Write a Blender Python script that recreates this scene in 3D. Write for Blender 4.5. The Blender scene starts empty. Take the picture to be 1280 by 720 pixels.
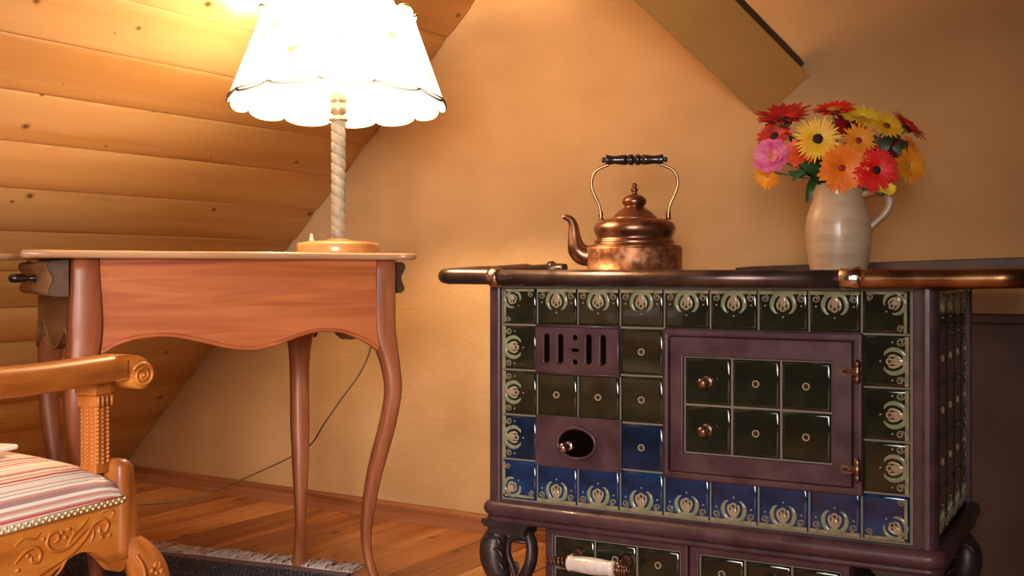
import bpy, bmesh, math, random
from math import sin, cos, pi, radians as R
from mathutils import Vector, Matrix
from mathutils.geometry import tessellate_polygon

random.seed(7)
S = bpy.context.scene
COL = S.collection
F = 1385.0; HY = 340.0; H = 0.77           # measured focal length (px), horizon row, eye height

# ------------------------------------------------------------------ camera, world, light
cd = bpy.data.cameras.new('camera'); cam = bpy.data.objects.new('camera', cd); COL.objects.link(cam)
cam.location = (0, 0, H); cam.rotation_euler = (pi/2, 0, 0)
cd.sensor_width = 36; cd.lens = 36*F/1280; cd.shift_y = -(360-HY)/1280; cd.clip_start = 0.05
S.camera = cam
S.view_settings.view_transform = 'Standard'; S.view_settings.look = 'None'
S.view_settings.gamma = 1; S.view_settings.exposure = 0.0
w = bpy.data.worlds.new('world'); S.world = w; w.use_nodes = True
w.node_tree.nodes['Background'].inputs[0].default_value = (0.60, 0.72, 1.0, 1)
w.node_tree.nodes['Background'].inputs[1].default_value = 0.8

def area_light(name, loc, target, sx, sy, power, color):
    l = bpy.data.lights.new(name, 'AREA'); l.shape = 'RECTANGLE'; l.size = sx; l.size_y = sy
    l.energy = power; l.color = color
    o = bpy.data.objects.new(name, l); COL.objects.link(o); o.location = loc
    d = Vector(target)-Vector(loc); o.rotation_euler = d.to_track_quat('-Z', 'Y').to_euler()
    return o
WINDOW_POWER = 33; LAMP_POWER = 56
LAMP_COLOR = (1.0, 0.72, 0.41)

# ------------------------------------------------------------------ frames
class Frame:
    def __init__(s, ox, oy, deg):
        s.o = (ox, oy); s.a = R(deg); s.X = (cos(s.a), sin(s.a)); s.Y = (-sin(s.a), cos(s.a))
    def loc(s, X, Y):
        dx, dy = X-s.o[0], Y-s.o[1]
        return dx*s.X[0]+dy*s.X[1], dx*s.Y[0]+dy*s.Y[1]
    def world(s, x, y, z=0):
        return Vector((s.o[0]+x*s.X[0]+y*s.Y[0], s.o[1]+x*s.X[1]+y*s.Y[1], z))
    def on_y(s, px, py, yc=0.0):          # a measured row/column of the photo -> (x, z) on a plane y = yc
        r = ((px-640)/F, 1.0)
        t = (yc + s.o[0]*s.Y[0]+s.o[1]*s.Y[1])/(r[0]*s.Y[0]+r[1]*s.Y[1])
        return s.loc(r[0]*t, t)[0], H+(HY-py)/F*t
    def on_x(s, px, py, xc=0.0):
        r = ((px-640)/F, 1.0)
        t = (xc + s.o[0]*s.X[0]+s.o[1]*s.X[1])/(r[0]*s.X[0]+r[1]*s.X[1])
        return s.loc(r[0]*t, t)[1], H+(HY-py)/F*t
STOVE = Frame((628-640)/F*2.5, 2.5, -29.1)
WALL = Frame((598-640)/F*3.2713, 3.2713, -32.1)
TABLE = Frame(-0.842, 2.129, 31.1)
CHAIR = Frame(-0.632, 1.75, -23.8)
def P(px, py, Y): return Vector(((px-640)/F*Y, Y, H+(HY-py)/F*Y))

# ------------------------------------------------------------------ mesh helpers
class MB:
    def __init__(s): s.v = []; s.f = []; s.m = []; s.sm = []; s.uv = {}
    def add(s, vs, fs, mat=0, smooth=True, M=None):
        b = len(s.v)
        for p in vs:
            p = Vector(p); s.v.append(tuple(M @ p) if M else tuple(p))
        for f in fs: s.f.append(tuple(b+i for i in f)); s.m.append(mat); s.sm.append(smooth)
        return b
    def box(s, a, b, mat=0, M=None):
        (x0, y0, z0), (x1, y1, z1) = a, b
        if x0 > x1: x0, x1 = x1, x0
        if y0 > y1: y0, y1 = y1, y0
        if z0 > z1: z0, z1 = z1, z0
        v = [(x0,y0,z0),(x1,y0,z0),(x1,y1,z0),(x0,y1,z0),(x0,y0,z1),(x1,y0,z1),(x1,y1,z1),(x0,y1,z1)]
        s.add(v, [(0,3,2,1),(4,5,6,7),(0,1,5,4),(1,2,6,5),(2,3,7,6),(3,0,4,7)], mat, False, M)
    def prism(s, outline, t0, t1, M=None, holes=(), mat=0, smooth=False):   # outline in XY, thickness along z
        loops = [list(outline)]+[list(h) for h in holes]
        flat = [p for l in loops for p in l]; n = len(flat)
        tris = tessellate_polygon([[Vector((p[0], p[1], 0)) for p in l] for l in loops])
        vs = [(p[0], p[1], t0) for p in flat]+[(p[0], p[1], t1) for p in flat]
        fs = []
        for t in tris:
            a, b, c = t
            A, B, C = flat[a], flat[b], flat[c]
            if (B[0]-A[0])*(C[1]-A[1])-(B[1]-A[1])*(C[0]-A[0]) < 0: a, b, c = c, b, a
            fs.append((a+n, b+n, c+n)); fs.append((c, b, a))
        s.add(vs, fs, mat, False, M)
        for l in loops:
            ar = sum(l[i][0]*l[(i+1) % len(l)][1]-l[(i+1) % len(l)][0]*l[i][1] for i in range(len(l)))
            if (l is loops[0]) == (ar < 0): l = l[::-1]
            k = len(l)
            s.add([(p[0], p[1], t0) for p in l]+[(p[0], p[1], t1) for p in l],
                  [(i, (i+1) % k, k+(i+1) % k, k+i) for i in range(k)], mat, smooth, M)
    def lathe(s, prof, seg=32, mat=0, M=None, twist=None, cap=True):
        vs = []; fs = []; n = len(prof)
        for j, (r, z) in enumerate(prof):
            for i in range(seg):
                a = 2*pi*i/seg; rr = r*(twist(a, z) if twist else 1)
                vs.append((rr*cos(a), rr*sin(a), z))
        for j in range(n-1):
            for i in range(seg):
                k = (i+1) % seg
                fs.append((j*seg+i, j*seg+k, (j+1)*seg+k, (j+1)*seg+i))
        if cap:
            fs.append(tuple(range(seg))[::-1]); fs.append(tuple((n-1)*seg+i for i in range(seg)))
        s.add(vs, fs, mat, True, M)
    def tube(s, pts, rad, seg=10, mat=0, M=None, closed=False, flat=1.0, up=None, square=False):
        pts = [Vector(p) for p in pts]; n = len(pts)
        if not hasattr(rad, '__len__'): rad = [rad]*n
        T = []
        for i in range(n):
            a = pts[(i-1) % n] if (closed or i > 0) else pts[i]
            b = pts[(i+1) % n] if (closed or i < n-1) else pts[i]
            T.append((b-a).normalized())
        u = Vector(up) if up else (Vector((0, 0, 1)) if abs(T[0].z) < .9 else Vector((1, 0, 0)))
        vs = []; fs = []
        for i in range(n):
            if up: u = Vector(up)
            u = (u-T[i]*u.dot(T[i])).normalized(); v = T[i].cross(u)
            for k in range(seg):
                a = 2*pi*(k+(.5 if square else 0))/seg
                q = 1.0
                vs.append(pts[i]+(v*cos(a)+u*sin(a)*flat)*rad[i]*q)
        e = n if closed else n-1
        for i in range(e):
            j = (i+1) % n
            for k in range(seg):
                l = (k+1) % seg
                fs.append((i*seg+k, i*seg+l, j*seg+l, j*seg+k))
        if not closed:
            fs.append(tuple(range(seg))[::-1]); fs.append(tuple((n-1)*seg+k for k in range(seg)))
        s.add(vs, fs, mat, not square, M)
    def ball(s, c, r, mat=0, seg=12, rings=7, M=None):
        if not hasattr(r, '__len__'): r = (r, r, r)
        vs = []; fs = []
        for j in range(1, rings):
            t = pi*j/rings
            for i in range(seg):
                a = 2*pi*i/seg
                vs.append((c[0]+r[0]*sin(t)*cos(a), c[1]+r[1]*sin(t)*sin(a), c[2]-r[2]*cos(t)))
        b = len(vs); vs.append((c[0], c[1], c[2]-r[2])); vs.append((c[0], c[1], c[2]+r[2]))
        for j in range(rings-2):
            for i in range(seg):
                k = (i+1) % seg; fs.append((j*seg+i, j*seg+k, (j+1)*seg+k, (j+1)*seg+i))
        for i in range(seg):
            k = (i+1) % seg; fs.append((b, k, i)); fs.append((b+1, (rings-2)*seg+i, (rings-2)*seg+k))
        s.add(vs, fs, mat, True, M)
    def grid(s, rows, mat=0, smooth=True, closed=False, caps=False, M=None):
        n = len(rows); m = len(rows[0]); fs = []
        for i in range(n-1):
            for j in range(m if closed else m-1):
                k = (j+1) % m; fs.append((i*m+j, i*m+k, (i+1)*m+k, (i+1)*m+j))
        if caps: fs.append(tuple(range(m))[::-1]); fs.append(tuple((n-1)*m+j for j in range(m)))
        s.add([p for r_ in rows for p in r_], fs, mat, smooth, M)
    def mesh(s, name, mats):
        me = bpy.data.meshes.new(name); me.from_pydata(s.v, [], s.f)
        for m in (mats if isinstance(mats, (list, tuple)) else [mats]): me.materials.append(m)
        me.polygons.foreach_set('material_index', s.m); me.polygons.foreach_set('use_smooth', s.sm)
        me.update()
        return me
    def build(s, name, mats, parent=None, bevel=0, seg=2, angle=40, recalc=True):
        me = s.mesh(name, mats)
        if recalc:
            bm = bmesh.new(); bm.from_mesh(me); bmesh.ops.remove_doubles(bm, verts=bm.verts, dist=1e-5)
            bmesh.ops.recalc_face_normals(bm, faces=bm.faces); bm.to_mesh(me); bm.free()
        return link(name, me, parent, bevel, seg, angle)
def link(name, me, parent=None, bevel=0, seg=2, angle=40):
    o = bpy.data.objects.new(name, me); COL.objects.link(o)
    if parent: o.parent = parent
    if bevel:
        b = o.modifiers.new('bevel', 'BEVEL'); b.width = bevel; b.segments = seg
        b.limit_method = 'ANGLE'; b.angle_limit = R(angle); b.harden_normals = False
    return o
def tag(o, label=None, cat=None, group=None, kind=None):
    if label: o['label'] = label
    if cat: o['category'] = cat
    if group: o['group'] = group
    if kind: o['kind'] = kind
    return o
def empty(name, loc, rz=0, **k):
    o = bpy.data.objects.new(name, None); COL.objects.link(o); o.empty_display_size = .05
    o.location = loc; o.rotation_euler = (0, 0, rz); return tag(o, **k)
def smooth(pts, n=6):                                  # Catmull-Rom through the points
    pts = [Vector(p) for p in pts]; out = []
    for i in range(len(pts)-1):
        p0 = pts[max(i-1, 0)]; p1 = pts[i]; p2 = pts[i+1]; p3 = pts[min(i+2, len(pts)-1)]
        for k in range(n):
            t = k/n
            out.append(.5*((2*p1)+(p2-p0)*t+(2*p0-5*p1+4*p2-p3)*t*t+(3*p1-p0-3*p2+p3)*t**3))
    out.append(pts[-1]); return out
def smooth1(vals, n=6): return [p.x for p in smooth([(v, 0, 0) for v in vals], n)]
def XZ(y=0): return Matrix(((1,0,0,0),(0,0,-1,y),(0,1,0,0),(0,0,0,1)))     # prism (x,y,t) -> (x, y0-t, z)
def YZ(x=0): return Matrix(((0,0,1,x),(1,0,0,0),(0,1,0,0),(0,0,0,1)))      # prism (x,y,t) -> (x0+t, y, z)
def ellipse(cx, cy, rx, ry, n=20): return [(cx+rx*cos(2*pi*i/n), cy+ry*sin(2*pi*i/n)) for i in range(n)]

# ------------------------------------------------------------------ materials
def mat(name, col, rough=.5, metal=0.0, coat=0.0, emit=None, estr=0):
    m = bpy.data.materials.new(name); m.use_nodes = True
    b = m.node_tree.nodes['Principled BSDF']
    b.inputs['Base Color'].default_value = (*col, 1); b.inputs['Roughness'].default_value = rough
    b.inputs['Metallic'].default_value = metal; b.inputs['Coat Weight'].default_value = coat
    b.inputs['Coat Roughness'].default_value = .08
    if emit: b.inputs['Emission Color'].default_value = (*emit, 1); b.inputs['Emission Strength'].default_value = estr
    return m, m.node_tree.nodes, m.node_tree.links, b
def N(nodes, t, **k):
    n = nodes.new(t)
    for a, v in k.items(): setattr(n, a, v)
    return n
def ramp(nodes, stops):
    r = nodes.new('ShaderNodeValToRGB'); e = r.color_ramp.elements
    while len(e) < len(stops): e.new(.5)
    for i, (p, c) in enumerate(stops):
        e[i].position = p; e[i].color = (*c, 1) if len(c) == 3 else c
    return r
def noisy(name, c1, c2, scale=8, rough=.6, metal=0, bump=.1, bscale=None, coat=0, detail=6, lo=.35, hi=.65, r2=None, stretch=(1,1,1), bdist=.004):
    m, n, l, b = mat(name, c1, rough, metal, coat)
    tc = N(n, 'ShaderNodeTexCoord'); mp = N(n, 'ShaderNodeMapping'); mp.inputs['Scale'].default_value = stretch
    l.new(tc.outputs['Object'], mp.inputs['Vector'])
    t = N(n, 'ShaderNodeTexNoise'); t.inputs['Scale'].default_value = scale; t.inputs['Detail'].default_value = detail
    l.new(mp.outputs[0], t.inputs['Vector'])
    r = ramp(n, [(lo, c1), (hi, c2)]); l.new(t.outputs['Fac'], r.inputs[0]); l.new(r.outputs[0], b.inputs['Base Color'])
    if r2 is not None:
        q = N(n, 'ShaderNodeMapRange'); q.inputs[1].default_value = .35; q.inputs[2].default_value = .65
        q.inputs[3].default_value = rough; q.inputs[4].default_value = r2
        l.new(t.outputs['Fac'], q.inputs[0]); l.new(q.outputs[0], b.inputs['Roughness'])
    if bump:
        t2 = N(n, 'ShaderNodeTexNoise'); t2.inputs['Scale'].default_value = bscale or scale*4; t2.inputs['Detail'].default_value = 5
        l.new(mp.outputs[0], t2.inputs['Vector'])
        bp = N(n, 'ShaderNodeBump'); bp.inputs['Strength'].default_value = bump; bp.inputs['Distance'].default_value = bdist
        l.new(t2.outputs['Fac'], bp.inputs['Height']); l.new(bp.outputs[0], b.inputs['Normal'])
    return m
def wood(name, light, mid, dark, grain=(40, 2, 40), rough=.4, knots=0, vary=.25, coat=0, kscale=(5.0, 3.0), knot_axes='xy', fine=.35):
    m, n, l, b = mat(name, mid, rough, 0, coat)
    tc = N(n, 'ShaderNodeTexCoord'); oi = N(n, 'ShaderNodeObjectInfo')
    sc = N(n, 'ShaderNodeVectorMath', operation='SCALE'); cv = N(n, 'ShaderNodeCombineXYZ')
    for k in range(3): l.new(oi.outputs['Random'], cv.inputs[k])
    l.new(cv.outputs[0], sc.inputs[0]); sc.inputs['Scale'].default_value = 37.0
    ad = N(n, 'ShaderNodeVectorMath', operation='ADD'); l.new(tc.outputs['Object'], ad.inputs[0]); l.new(sc.outputs[0], ad.inputs[1])
    mp = N(n, 'ShaderNodeMapping'); mp.inputs['Scale'].default_value = grain; l.new(ad.outputs[0], mp.inputs['Vector'])
    t = N(n, 'ShaderNodeTexNoise'); t.inputs['Scale'].default_value = 1; t.inputs['Detail'].default_value = 7
    t.inputs['Distortion'].default_value = .8; l.new(mp.outputs[0], t.inputs['Vector'])
    mp2 = N(n, 'ShaderNodeMapping'); mp2.inputs['Scale'].default_value = tuple(g*.22 for g in grain); l.new(ad.outputs[0], mp2.inputs['Vector'])
    t2 = N(n, 'ShaderNodeTexNoise'); t2.inputs['Scale'].default_value = 1; t2.inputs['Detail'].default_value = 3
    l.new(mp2.outputs[0], t2.inputs['Vector'])
    mx = N(n, 'ShaderNodeMix', data_type='FLOAT'); mx.inputs[0].default_value = 1-fine
    l.new(t.outputs['Fac'], mx.inputs[2]); l.new(t2.outputs['Fac'], mx.inputs[3])
    r = ramp(n, [(.36, dark), (.49, mid), (.61, light)]); l.new(mx.outputs[0], r.inputs[0])
    hs = N(n, 'ShaderNodeHueSaturation'); l.new(r.outputs[0], hs.inputs['Color'])
    mr = N(n, 'ShaderNodeMapRange'); mr.inputs[3].default_value = 1-vary; mr.inputs[4].default_value = 1+vary*.6
    l.new(oi.outputs['Random'], mr.inputs[0]); l.new(mr.outputs[0], hs.inputs['Value'])
    out = hs.outputs[0]
    if knots:
        mk = N(n, 'ShaderNodeMapping'); mk.inputs['Scale'].default_value = (kscale[0], kscale[1], 1); l.new(ad.outputs[0], mk.inputs['Vector'])
        nz = N(n, 'ShaderNodeTexNoise'); nz.inputs['Scale'].default_value = 14; l.new(mk.outputs[0], nz.inputs['Vector'])
        av = N(n, 'ShaderNodeMix', data_type='VECTOR'); av.inputs[0].default_value = .035
        l.new(mk.outputs[0], av.inputs[4]); l.new(nz.outputs['Color'], av.inputs[5])
        vo = N(n, 'ShaderNodeTexVoronoi', voronoi_dimensions='2D'); vo.inputs['Scale'].default_value = 1
        l.new(av.outputs[1], vo.inputs['Vector'])
        sp = N(n, 'ShaderNodeSeparateColor'); l.new(vo.outputs['Color'], sp.inputs[0])
        pw_ = N(n, 'ShaderNodeMath', operation='POWER'); pw_.inputs[1].default_value = 2.6; l.new(sp.outputs[0], pw_.inputs[0])
        th = N(n, 'ShaderNodeMath', operation='MULTIPLY'); l.new(pw_.outputs[0], th.inputs[0]); th.inputs[1].default_value = knots
        dv = N(n, 'ShaderNodeMath', operation='DIVIDE'); l.new(vo.outputs['Distance'], dv.inputs[0]); l.new(th.outputs[0], dv.inputs[1])
        kr = ramp(n, [(.25, (1,1,1)), (.6, (.35,.35,.35)), (1.0, (0,0,0))]); l.new(dv.outputs[0], kr.inputs[0])
        mm = N(n, 'ShaderNodeMix', data_type='RGBA'); l.new(kr.outputs[0], mm.inputs[0]); l.new(out, mm.inputs[6])
        mm.inputs[7].default_value = (dark[0]*.28, dark[1]*.16, dark[2]*.12, 1)
        out = mm.outputs[2]
    l.new(out, b.inputs['Base Color'])
    bp = N(n, 'ShaderNodeBump'); bp.inputs['Strength'].default_value = .12; bp.inputs['Distance'].default_value = .002
    l.new(t.outputs['Fac'], bp.inputs['Height']); l.new(bp.outputs[0], b.inputs['Normal'])
    return m

M = {}
M['plaster'] = noisy('plaster', (.45,.255,.105), (.55,.325,.145), scale=3.0, rough=.85, bump=.5, bscale=70, stretch=(1,1,1.6), bdist=.003, detail=12, lo=.3, hi=.7)
M['pine'] = wood('pine', (.86,.61,.29), (.80,.52,.225), (.66,.37,.125), grain=(22, 1.3, 22), rough=.45, knots=.13, vary=.07, kscale=(9.0, 7.0))
M['floorwood'] = wood('floorwood', (.66,.30,.105), (.50,.19,.055), (.25,.075,.02), grain=(22, 1.5, 22), rough=.38, knots=.14, vary=.20, kscale=(7.0, 4.5))
M['skirting'] = wood('skirting', (.42,.17,.07), (.30,.105,.04), (.14,.04,.015), grain=(2, 30, 45), rough=.45, vary=0)
M['cherry'] = wood('cherry', (.54,.16,.050), (.40,.100,.028), (.22,.042,.012), grain=(3.0, 30, 44), rough=.45, vary=.06, coat=.04, fine=.45)
M['cherry_leg'] = wood('cherry_leg', (.46,.150,.055), (.33,.092,.032), (.17,.040,.015), grain=(34, 34, 4), rough=.46, vary=.06, coat=.04, fine=.45)
M['cherry_top'] = wood('cherry_top', (.62,.36,.20), (.50,.26,.13), (.33,.14,.06), grain=(3, 30, 30), rough=.3, vary=0, coat=.3)
M['side_wood'] = wood('side_wood', (.36,.19,.08), (.28,.13,.05), (.17,.07,.025), grain=(30, 3.5, 34), rough=.5, vary=.05)
M['dark_wood'] = wood('dark_wood', (.15,.075,.035), (.09,.042,.020), (.045,.018,.009), grain=(30, 4, 30), rough=.4, vary=.05)
M['oak'] = wood('oak', (.64,.23,.038), (.50,.15,.020), (.26,.065,.008), grain=(26, 3, 26), rough=.42, vary=.05, coat=.06, fine=.5)
M['oak_v'] = wood('oak_v', (.58,.20,.036), (.44,.13,.020), (.22,.055,.008), grain=(26, 26, 3), rough=.44, vary=.05, coat=.06, fine=.5)
M['black_wood'] = mat('black_wood', (.018,.008,.007), .28, coat=.5)[0]
M['beam'] = noisy('beam', (.62,.30,.075), (.68,.35,.095), scale=3, rough=.6, bump=.05)
M['beam_dark'] = noisy('beam_dark', (.065,.024,.009), (.105,.042,.016), scale=6, rough=.7, bump=.1)
M['white'] = mat('white_plaster', (.75,.66,.54), .8)[0]
M['enamel'] = noisy('enamel', (.058,.026,.033), (.098,.044,.050), scale=16, rough=.34, r2=.5, metal=.15, bump=.25, bscale=90, bdist=.0015, coat=.15)
M['iron'] = noisy('iron', (.045,.030,.030), (.085,.058,.054), scale=20, rough=.42, metal=.55, bump=.3, bscale=60, bdist=.002)
M['rail'] = noisy('rail', (.10,.066,.060), (.17,.11,.095), scale=14, rough=.26, r2=.40, metal=.8, bump=.06, bscale=40)
M['rail_copper'] = noisy('rail_copper', (.22,.10,.045), (.42,.20,.085), scale=12, rough=.22, r2=.36, metal=.95, bump=.08, bscale=40)
M['plate'] = noisy('plate', (.06,.034,.026), (.10,.055,.04), scale=10, rough=.45, metal=.6, bump=.1)
M['nickel'] = noisy('nickel', (.55,.42,.36), (.75,.62,.56), scale=30, rough=.2, metal=1, bump=.5, bscale=120, bdist=.002)
M['grout'] = mat('grout', (.22,.18,.13), .7)[0]
def glaze(name, c1, c2, sc=14):
    m = noisy(name, c1, c2, scale=sc, rough=.07, bump=.10, bscale=22, coat=.25, lo=.3, hi=.7, bdist=.003); return m
M['glaze'] = glaze('glaze_green', (.010,.010,.007), (.024,.026,.012))
M['glaze_blue_reflection'] = glaze('glaze_blue_reflection', (.004,.006,.013), (.012,.055,.18), 16)  # blue window reflection painted into the glaze colour of the bottom tiles
M['relief_pale'] = glaze('relief_pale', (.17,.20,.12), (.29,.31,.20), 40)
M['relief_cream'] = glaze('relief_cream', (.32,.24,.14), (.45,.35,.21), 40)
M['relief_tan'] = glaze('relief_tan', (.20,.17,.09), (.36,.29,.17), 40)
M['relief_brown'] = glaze('relief_brown', (.07,.022,.016), (.10,.03,.02), 40)
M['rust'] = noisy('rusty_brass', (.13,.06,.038), (.30,.16,.10), scale=60, rough=.32, metal=.85, bump=.4, bscale=150, bdist=.001)
M['porcelain'] = noisy('porcelain', (.62,.52,.47), (.78,.68,.62), scale=30, rough=.2, bump=.05, coat=.4)
M['black'] = mat('hollow_shade', (.004,.002,.002), 1.0)[0]; M['black'].node_tree.nodes['Principled BSDF'].inputs['Specular IOR Level'].default_value = 0.0  # flat black painting the dark hollows behind the vent and damper openings
M['glaze_navy_reflection'] = glaze('glaze_navy_reflection', (.005,.007,.010), (.010,.028,.075), 18)  # weaker blue reflection, also painted into the glaze, for the row above

# ------------------------------------------------------------------ room shell
WROT = WALL.a
def wl(x, y, z=0): return WALL.world(x, y, z)
def shell(name, mb, m, bevel=0):
    o = mb.build(name, m, None, bevel); o.location = wl(0, 0); o.rotation_euler = (0, 0, WROT); o['kind'] = 'structure'; return o
XL, XR, YB, ZC = -1.75, 3.9, -3.7, 1.98
fl = MB(); fl.box((XL, YB, -.12), (XR, .1, -.022)); floor = shell('floor', fl, M['dark_wood'])
pw = .152
def plank_mesh(wd, ln):
    b = MB(); b.box((.0020, 0, -.022), (wd-.0020, ln, 0)); me = b.mesh('plank', M['floorwood']); return me
pm = plank_mesh(pw, 3.70)
k = 0; x = XL-.02
while x < XR:
    o = link('plank', pm, floor, .0018, 2); o.location = (x, YB+.02, random.uniform(-.0008, 0.0004)); x += pw

# far gable wall
wb = MB(); wb.box((XL, .02, -.1), (XR, .2, ZC)); wall_back = shell('wall_back', wb, M['plaster'])
bb = MB()
bb.prism([(.02, 0), (-.004, 0), (-.004, .026), (.003, .030), (.003, .046), (.010, .053), (.02, .053)], XL+.1, XR, Matrix(((0,0,1,0),(1,0,0,0),(0,1,0,0),(0,0,0,1))))
shell('baseboard_back', bb, M['skirting'])

# left roof slope: round-faced boards running perpendicular to the gable wall
ang = R(43.95); A0 = Vector((-1.583, 0, .072)); eS = Vector((cos(ang), 0, sin(ang))); nS = Vector((sin(ang), 0, -cos(ang)))
sl = MB(); q = [A0+eS*(-.16)-nS*.02, A0+eS*2.85-nS*.02, A0+eS*2.85-nS*.14, A0+eS*(-.16)-nS*.14]
sl.prism([(p.x, p.z) for p in q], YB*-1, -.06, Matrix(((1,0,0,0),(0,0,-1,0),(0,1,0,0),(0,0,0,1))))
wall_left = shell('wall_left', sl, M['dark_wood'])
pitch = .1455
prof = [(0,-.014),(.0004,-.0030),(.002,.0005),(.006,.0020),(.016,.0034),(.040,.0043),(.072,.0040),(.098,.0028),(.120,.0010),(.136,-.0010),(.1449,-.0024),(.1449,-.014)]
bd = MB(); bd.grid([[(s_, 0, h_) for s_, h_ in prof], [(s_, -3.66, h_) for s_, h_ in prof]], closed=True, caps=True)
bme = bd.mesh('board', M['pine'])
bm_ = bmesh.new(); bm_.from_mesh(bme); bmesh.ops.recalc_face_normals(bm_, faces=bm_.faces)
bm_.to_mesh(bme); bm_.free()
for k in range(-2, 19):
    o = link('board', bme, wall_left)
    p = A0+eS*(.136-.0+pitch*k)
    # local x -> eS, y -> y, z -> nS
    Mx = Matrix(((eS.x, 0, nS.x, p.x), (0, 1, 0, .012+.0*random.random()), (eS.z, 0, nS.z, p.z), (0, 0, 0, 1)))
    if Mx.to_3x3().determinant() < 0:
        Mx = Matrix(((eS.x, 0, nS.x, p.x), (0, 1, 0, .012), (eS.z, 0, nS.z, p.z), (0, 0, 0, 1)))
    o.matrix_local = Mx
# flat ceiling, right wall, wall behind the camera with a window
c = MB(); c.box((.25, YB, ZC), (XR, .1, ZC+.1)); shell('ceiling', c, M['beam_dark'])
c = MB(); c.box((XR, YB, -.1), (XR+.12, .1, ZC)); shell('wall_right', c, M['beam_dark'])
WX0, WX1, WZ0, WZ1 = 1.35, 2.55, .60, 1.65
c = MB()
c.prism([(XL, -.1), (XR, -.1), (XR, ZC), (XL, ZC)], 0, .12, Matrix(((1,0,0,0),(0,0,-1,YB),(0,1,0,0),(0,0,0,1))),
        holes=[[(WX0, WZ0), (WX1, WZ0), (WX1, WZ1), (WX0, WZ1)]])
shell('wall_front', c, M['beam_dark'])
wn = MB()
for a, b_ in (((WX0, YB-.08, WZ0), (WX0+.06, YB-.02, WZ1)), ((WX1-.06, YB-.08, WZ0), (WX1, YB-.02, WZ1)),
              ((WX0, YB-.08, WZ0), (WX1, YB-.02, WZ0+.06)), ((WX0, YB-.08, WZ1-.06), (WX1, YB-.02, WZ1)),
              (((WX0+WX1)/2-.03, YB-.08, WZ0), ((WX0+WX1)/2+.03, YB-.02, WZ1))): wn.box(a, b_)
shell('window_1', wn, M['white'])
al = area_light('window_daylight', wl((WX0+WX1)/2, YB-.14, 1.12), (-1.0, 2.2, .40), 1.1, .95, WINDOW_POWER, (1.0, .94, .87))
al.data.spread = R(80)

# boxed strut descending to the gable wall (upper right)
def on_wall(px, py, off):
    x_, z_ = WALL.on_y(px, py, off); return Vector((x_, off, z_))
a1 = on_wall(953, 150, .02); a2 = on_wall(1012, 95.5, .02)
dv = Vector((1.162, 1.0, -.731)); dl = Vector((dv.x*WALL.X[0]+dv.y*WALL.X[1], dv.x*WALL.Y[0]+dv.y*WALL.Y[1], dv.z))
def strut_mb(a1, a2, t, th, w0=0):
    b1, b2 = a1-dl*t, a2-dl*t
    nn = (a2-a1).cross(dl).normalized()
    if nn.z < 0: nn = -nn
    m_ = MB(); vs = [a1, a2, b2, b1]; up_ = [p+nn*th for p in vs]
    m_.add([*vs, *up_], [(0,1,2,3),(7,6,5,4),(0,4,5,1),(1,5,6,2),(2,6,7,3),(3,7,4,0)], 0, False); return m_, nn
m_, nn = strut_mb(a1, a2, 1.10, .05)
strut = m_.build('ceiling_strut', M['beam'], None); strut.location = wl(0, 0); strut.rotation_euler = (0, 0, WROT)
tag(strut, 'smooth ochre boxed strut slanting down the wall above the flowers', 'beam')
e_ = (a2-a1).normalized()
m2_, _ = strut_mb(a2-dl*.02-e_*.02+nn*.012, a2-dl*.02+e_*.012+nn*.012, 1.06, .03)
m2_.build('edge_gap_shade', M['beam_dark'], strut)  # dark slab added to paint the shaded gap along the strut

# panelling on the wall right of the stove
c = MB(); pz = .675
c.box((1.30, -.055, -.0), (XR, .02, pz-.02)); c.box((1.295, -.062, pz-.02), (XR, .02, pz))
shell('trim_1', c, M['beam_dark'], .004)

# ------------------------------------------------------------------ tiled stove
st = empty('tiled_stove', (*STOVE.o, 0), STOVE.a, label='old kitchen stove clad in dark glazed tiles with brown enamel frame', cat='stove')
Z0, Z5 = .262, .738
rows = [.736, .652, .551, .450, .350, .260]
cols = [0, .088, .188, .288, .388, .488, .588, .689, .789, .879]
DEP = .52
core = MB(); core.box((-.012, .010, .23), (.905, DEP, .742)); core.build('body', M['enamel'], st)
gr = MB(); gr.box((-.003, .004, .256), (.882, .011, .739)); gr.box((.9135, .03, .256), (.904, .50, .739)); gr.build('grout', M['grout'], st)
_tc = {}
def tile_mesh(wd, ht, kind):
    key = (round(wd, 3), round(ht, 3), kind)
    if key in _tc: return _tc[key]
    b = MB(); g = .0022; x0, x1, z0, z1 = -wd/2+g, wd/2-g, -ht/2+g, ht/2-g
    def ring(i, y): return [(x0+i, y, z0+i), (x1-i, y, z0+i), (x1-i, y, z1-i), (x0+i, y, z1-i)]
    b.grid([ring(0, .006), ring(0, .001), ring(.0015, -.0012), ring(.006, -.0024)], closed=True, smooth=True)
    b.add(ring(.006, -.0024), [(0, 1, 2, 3)], 0, True)
    if kind.startswith('rosette'):
        pts = [(.0062*cos(2*pi*i/18), -.0035, .0062*sin(2*pi*i/18)) for i in range(18)]
        b.tube(pts, .0016, 6, 1, closed=True)
        b.ball((0, -.0032, 0), (.0028, .002, .0028), 2, 8, 5)
    gm = M['glaze_blue_reflection'] if 'blue' in kind else M['glaze_navy_reflection'] if 'navy' in kind else M['glaze']
    me = b.mesh('tile', [gm, M['relief_cream'], M['relief_brown']]); _tc[key] = me
    bm = bmesh.new(); bm.from_mesh(me); bmesh.ops.recalc_face_normals(bm, faces=bm.faces); bm.to_mesh(me); bm.free()
    return me
def spiral(cx, cz, r, turns=1.4, sgn=1, n=14, a0=0):
    return [(cx+sgn*r*(1-.75*i/(n-1))*cos(a0+2*pi*turns*i/(n-1)), -.0035, cz+r*(1-.75*i/(n-1))*sin(a0+2*pi*turns*i/(n-1))) for i in range(n)]
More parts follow.
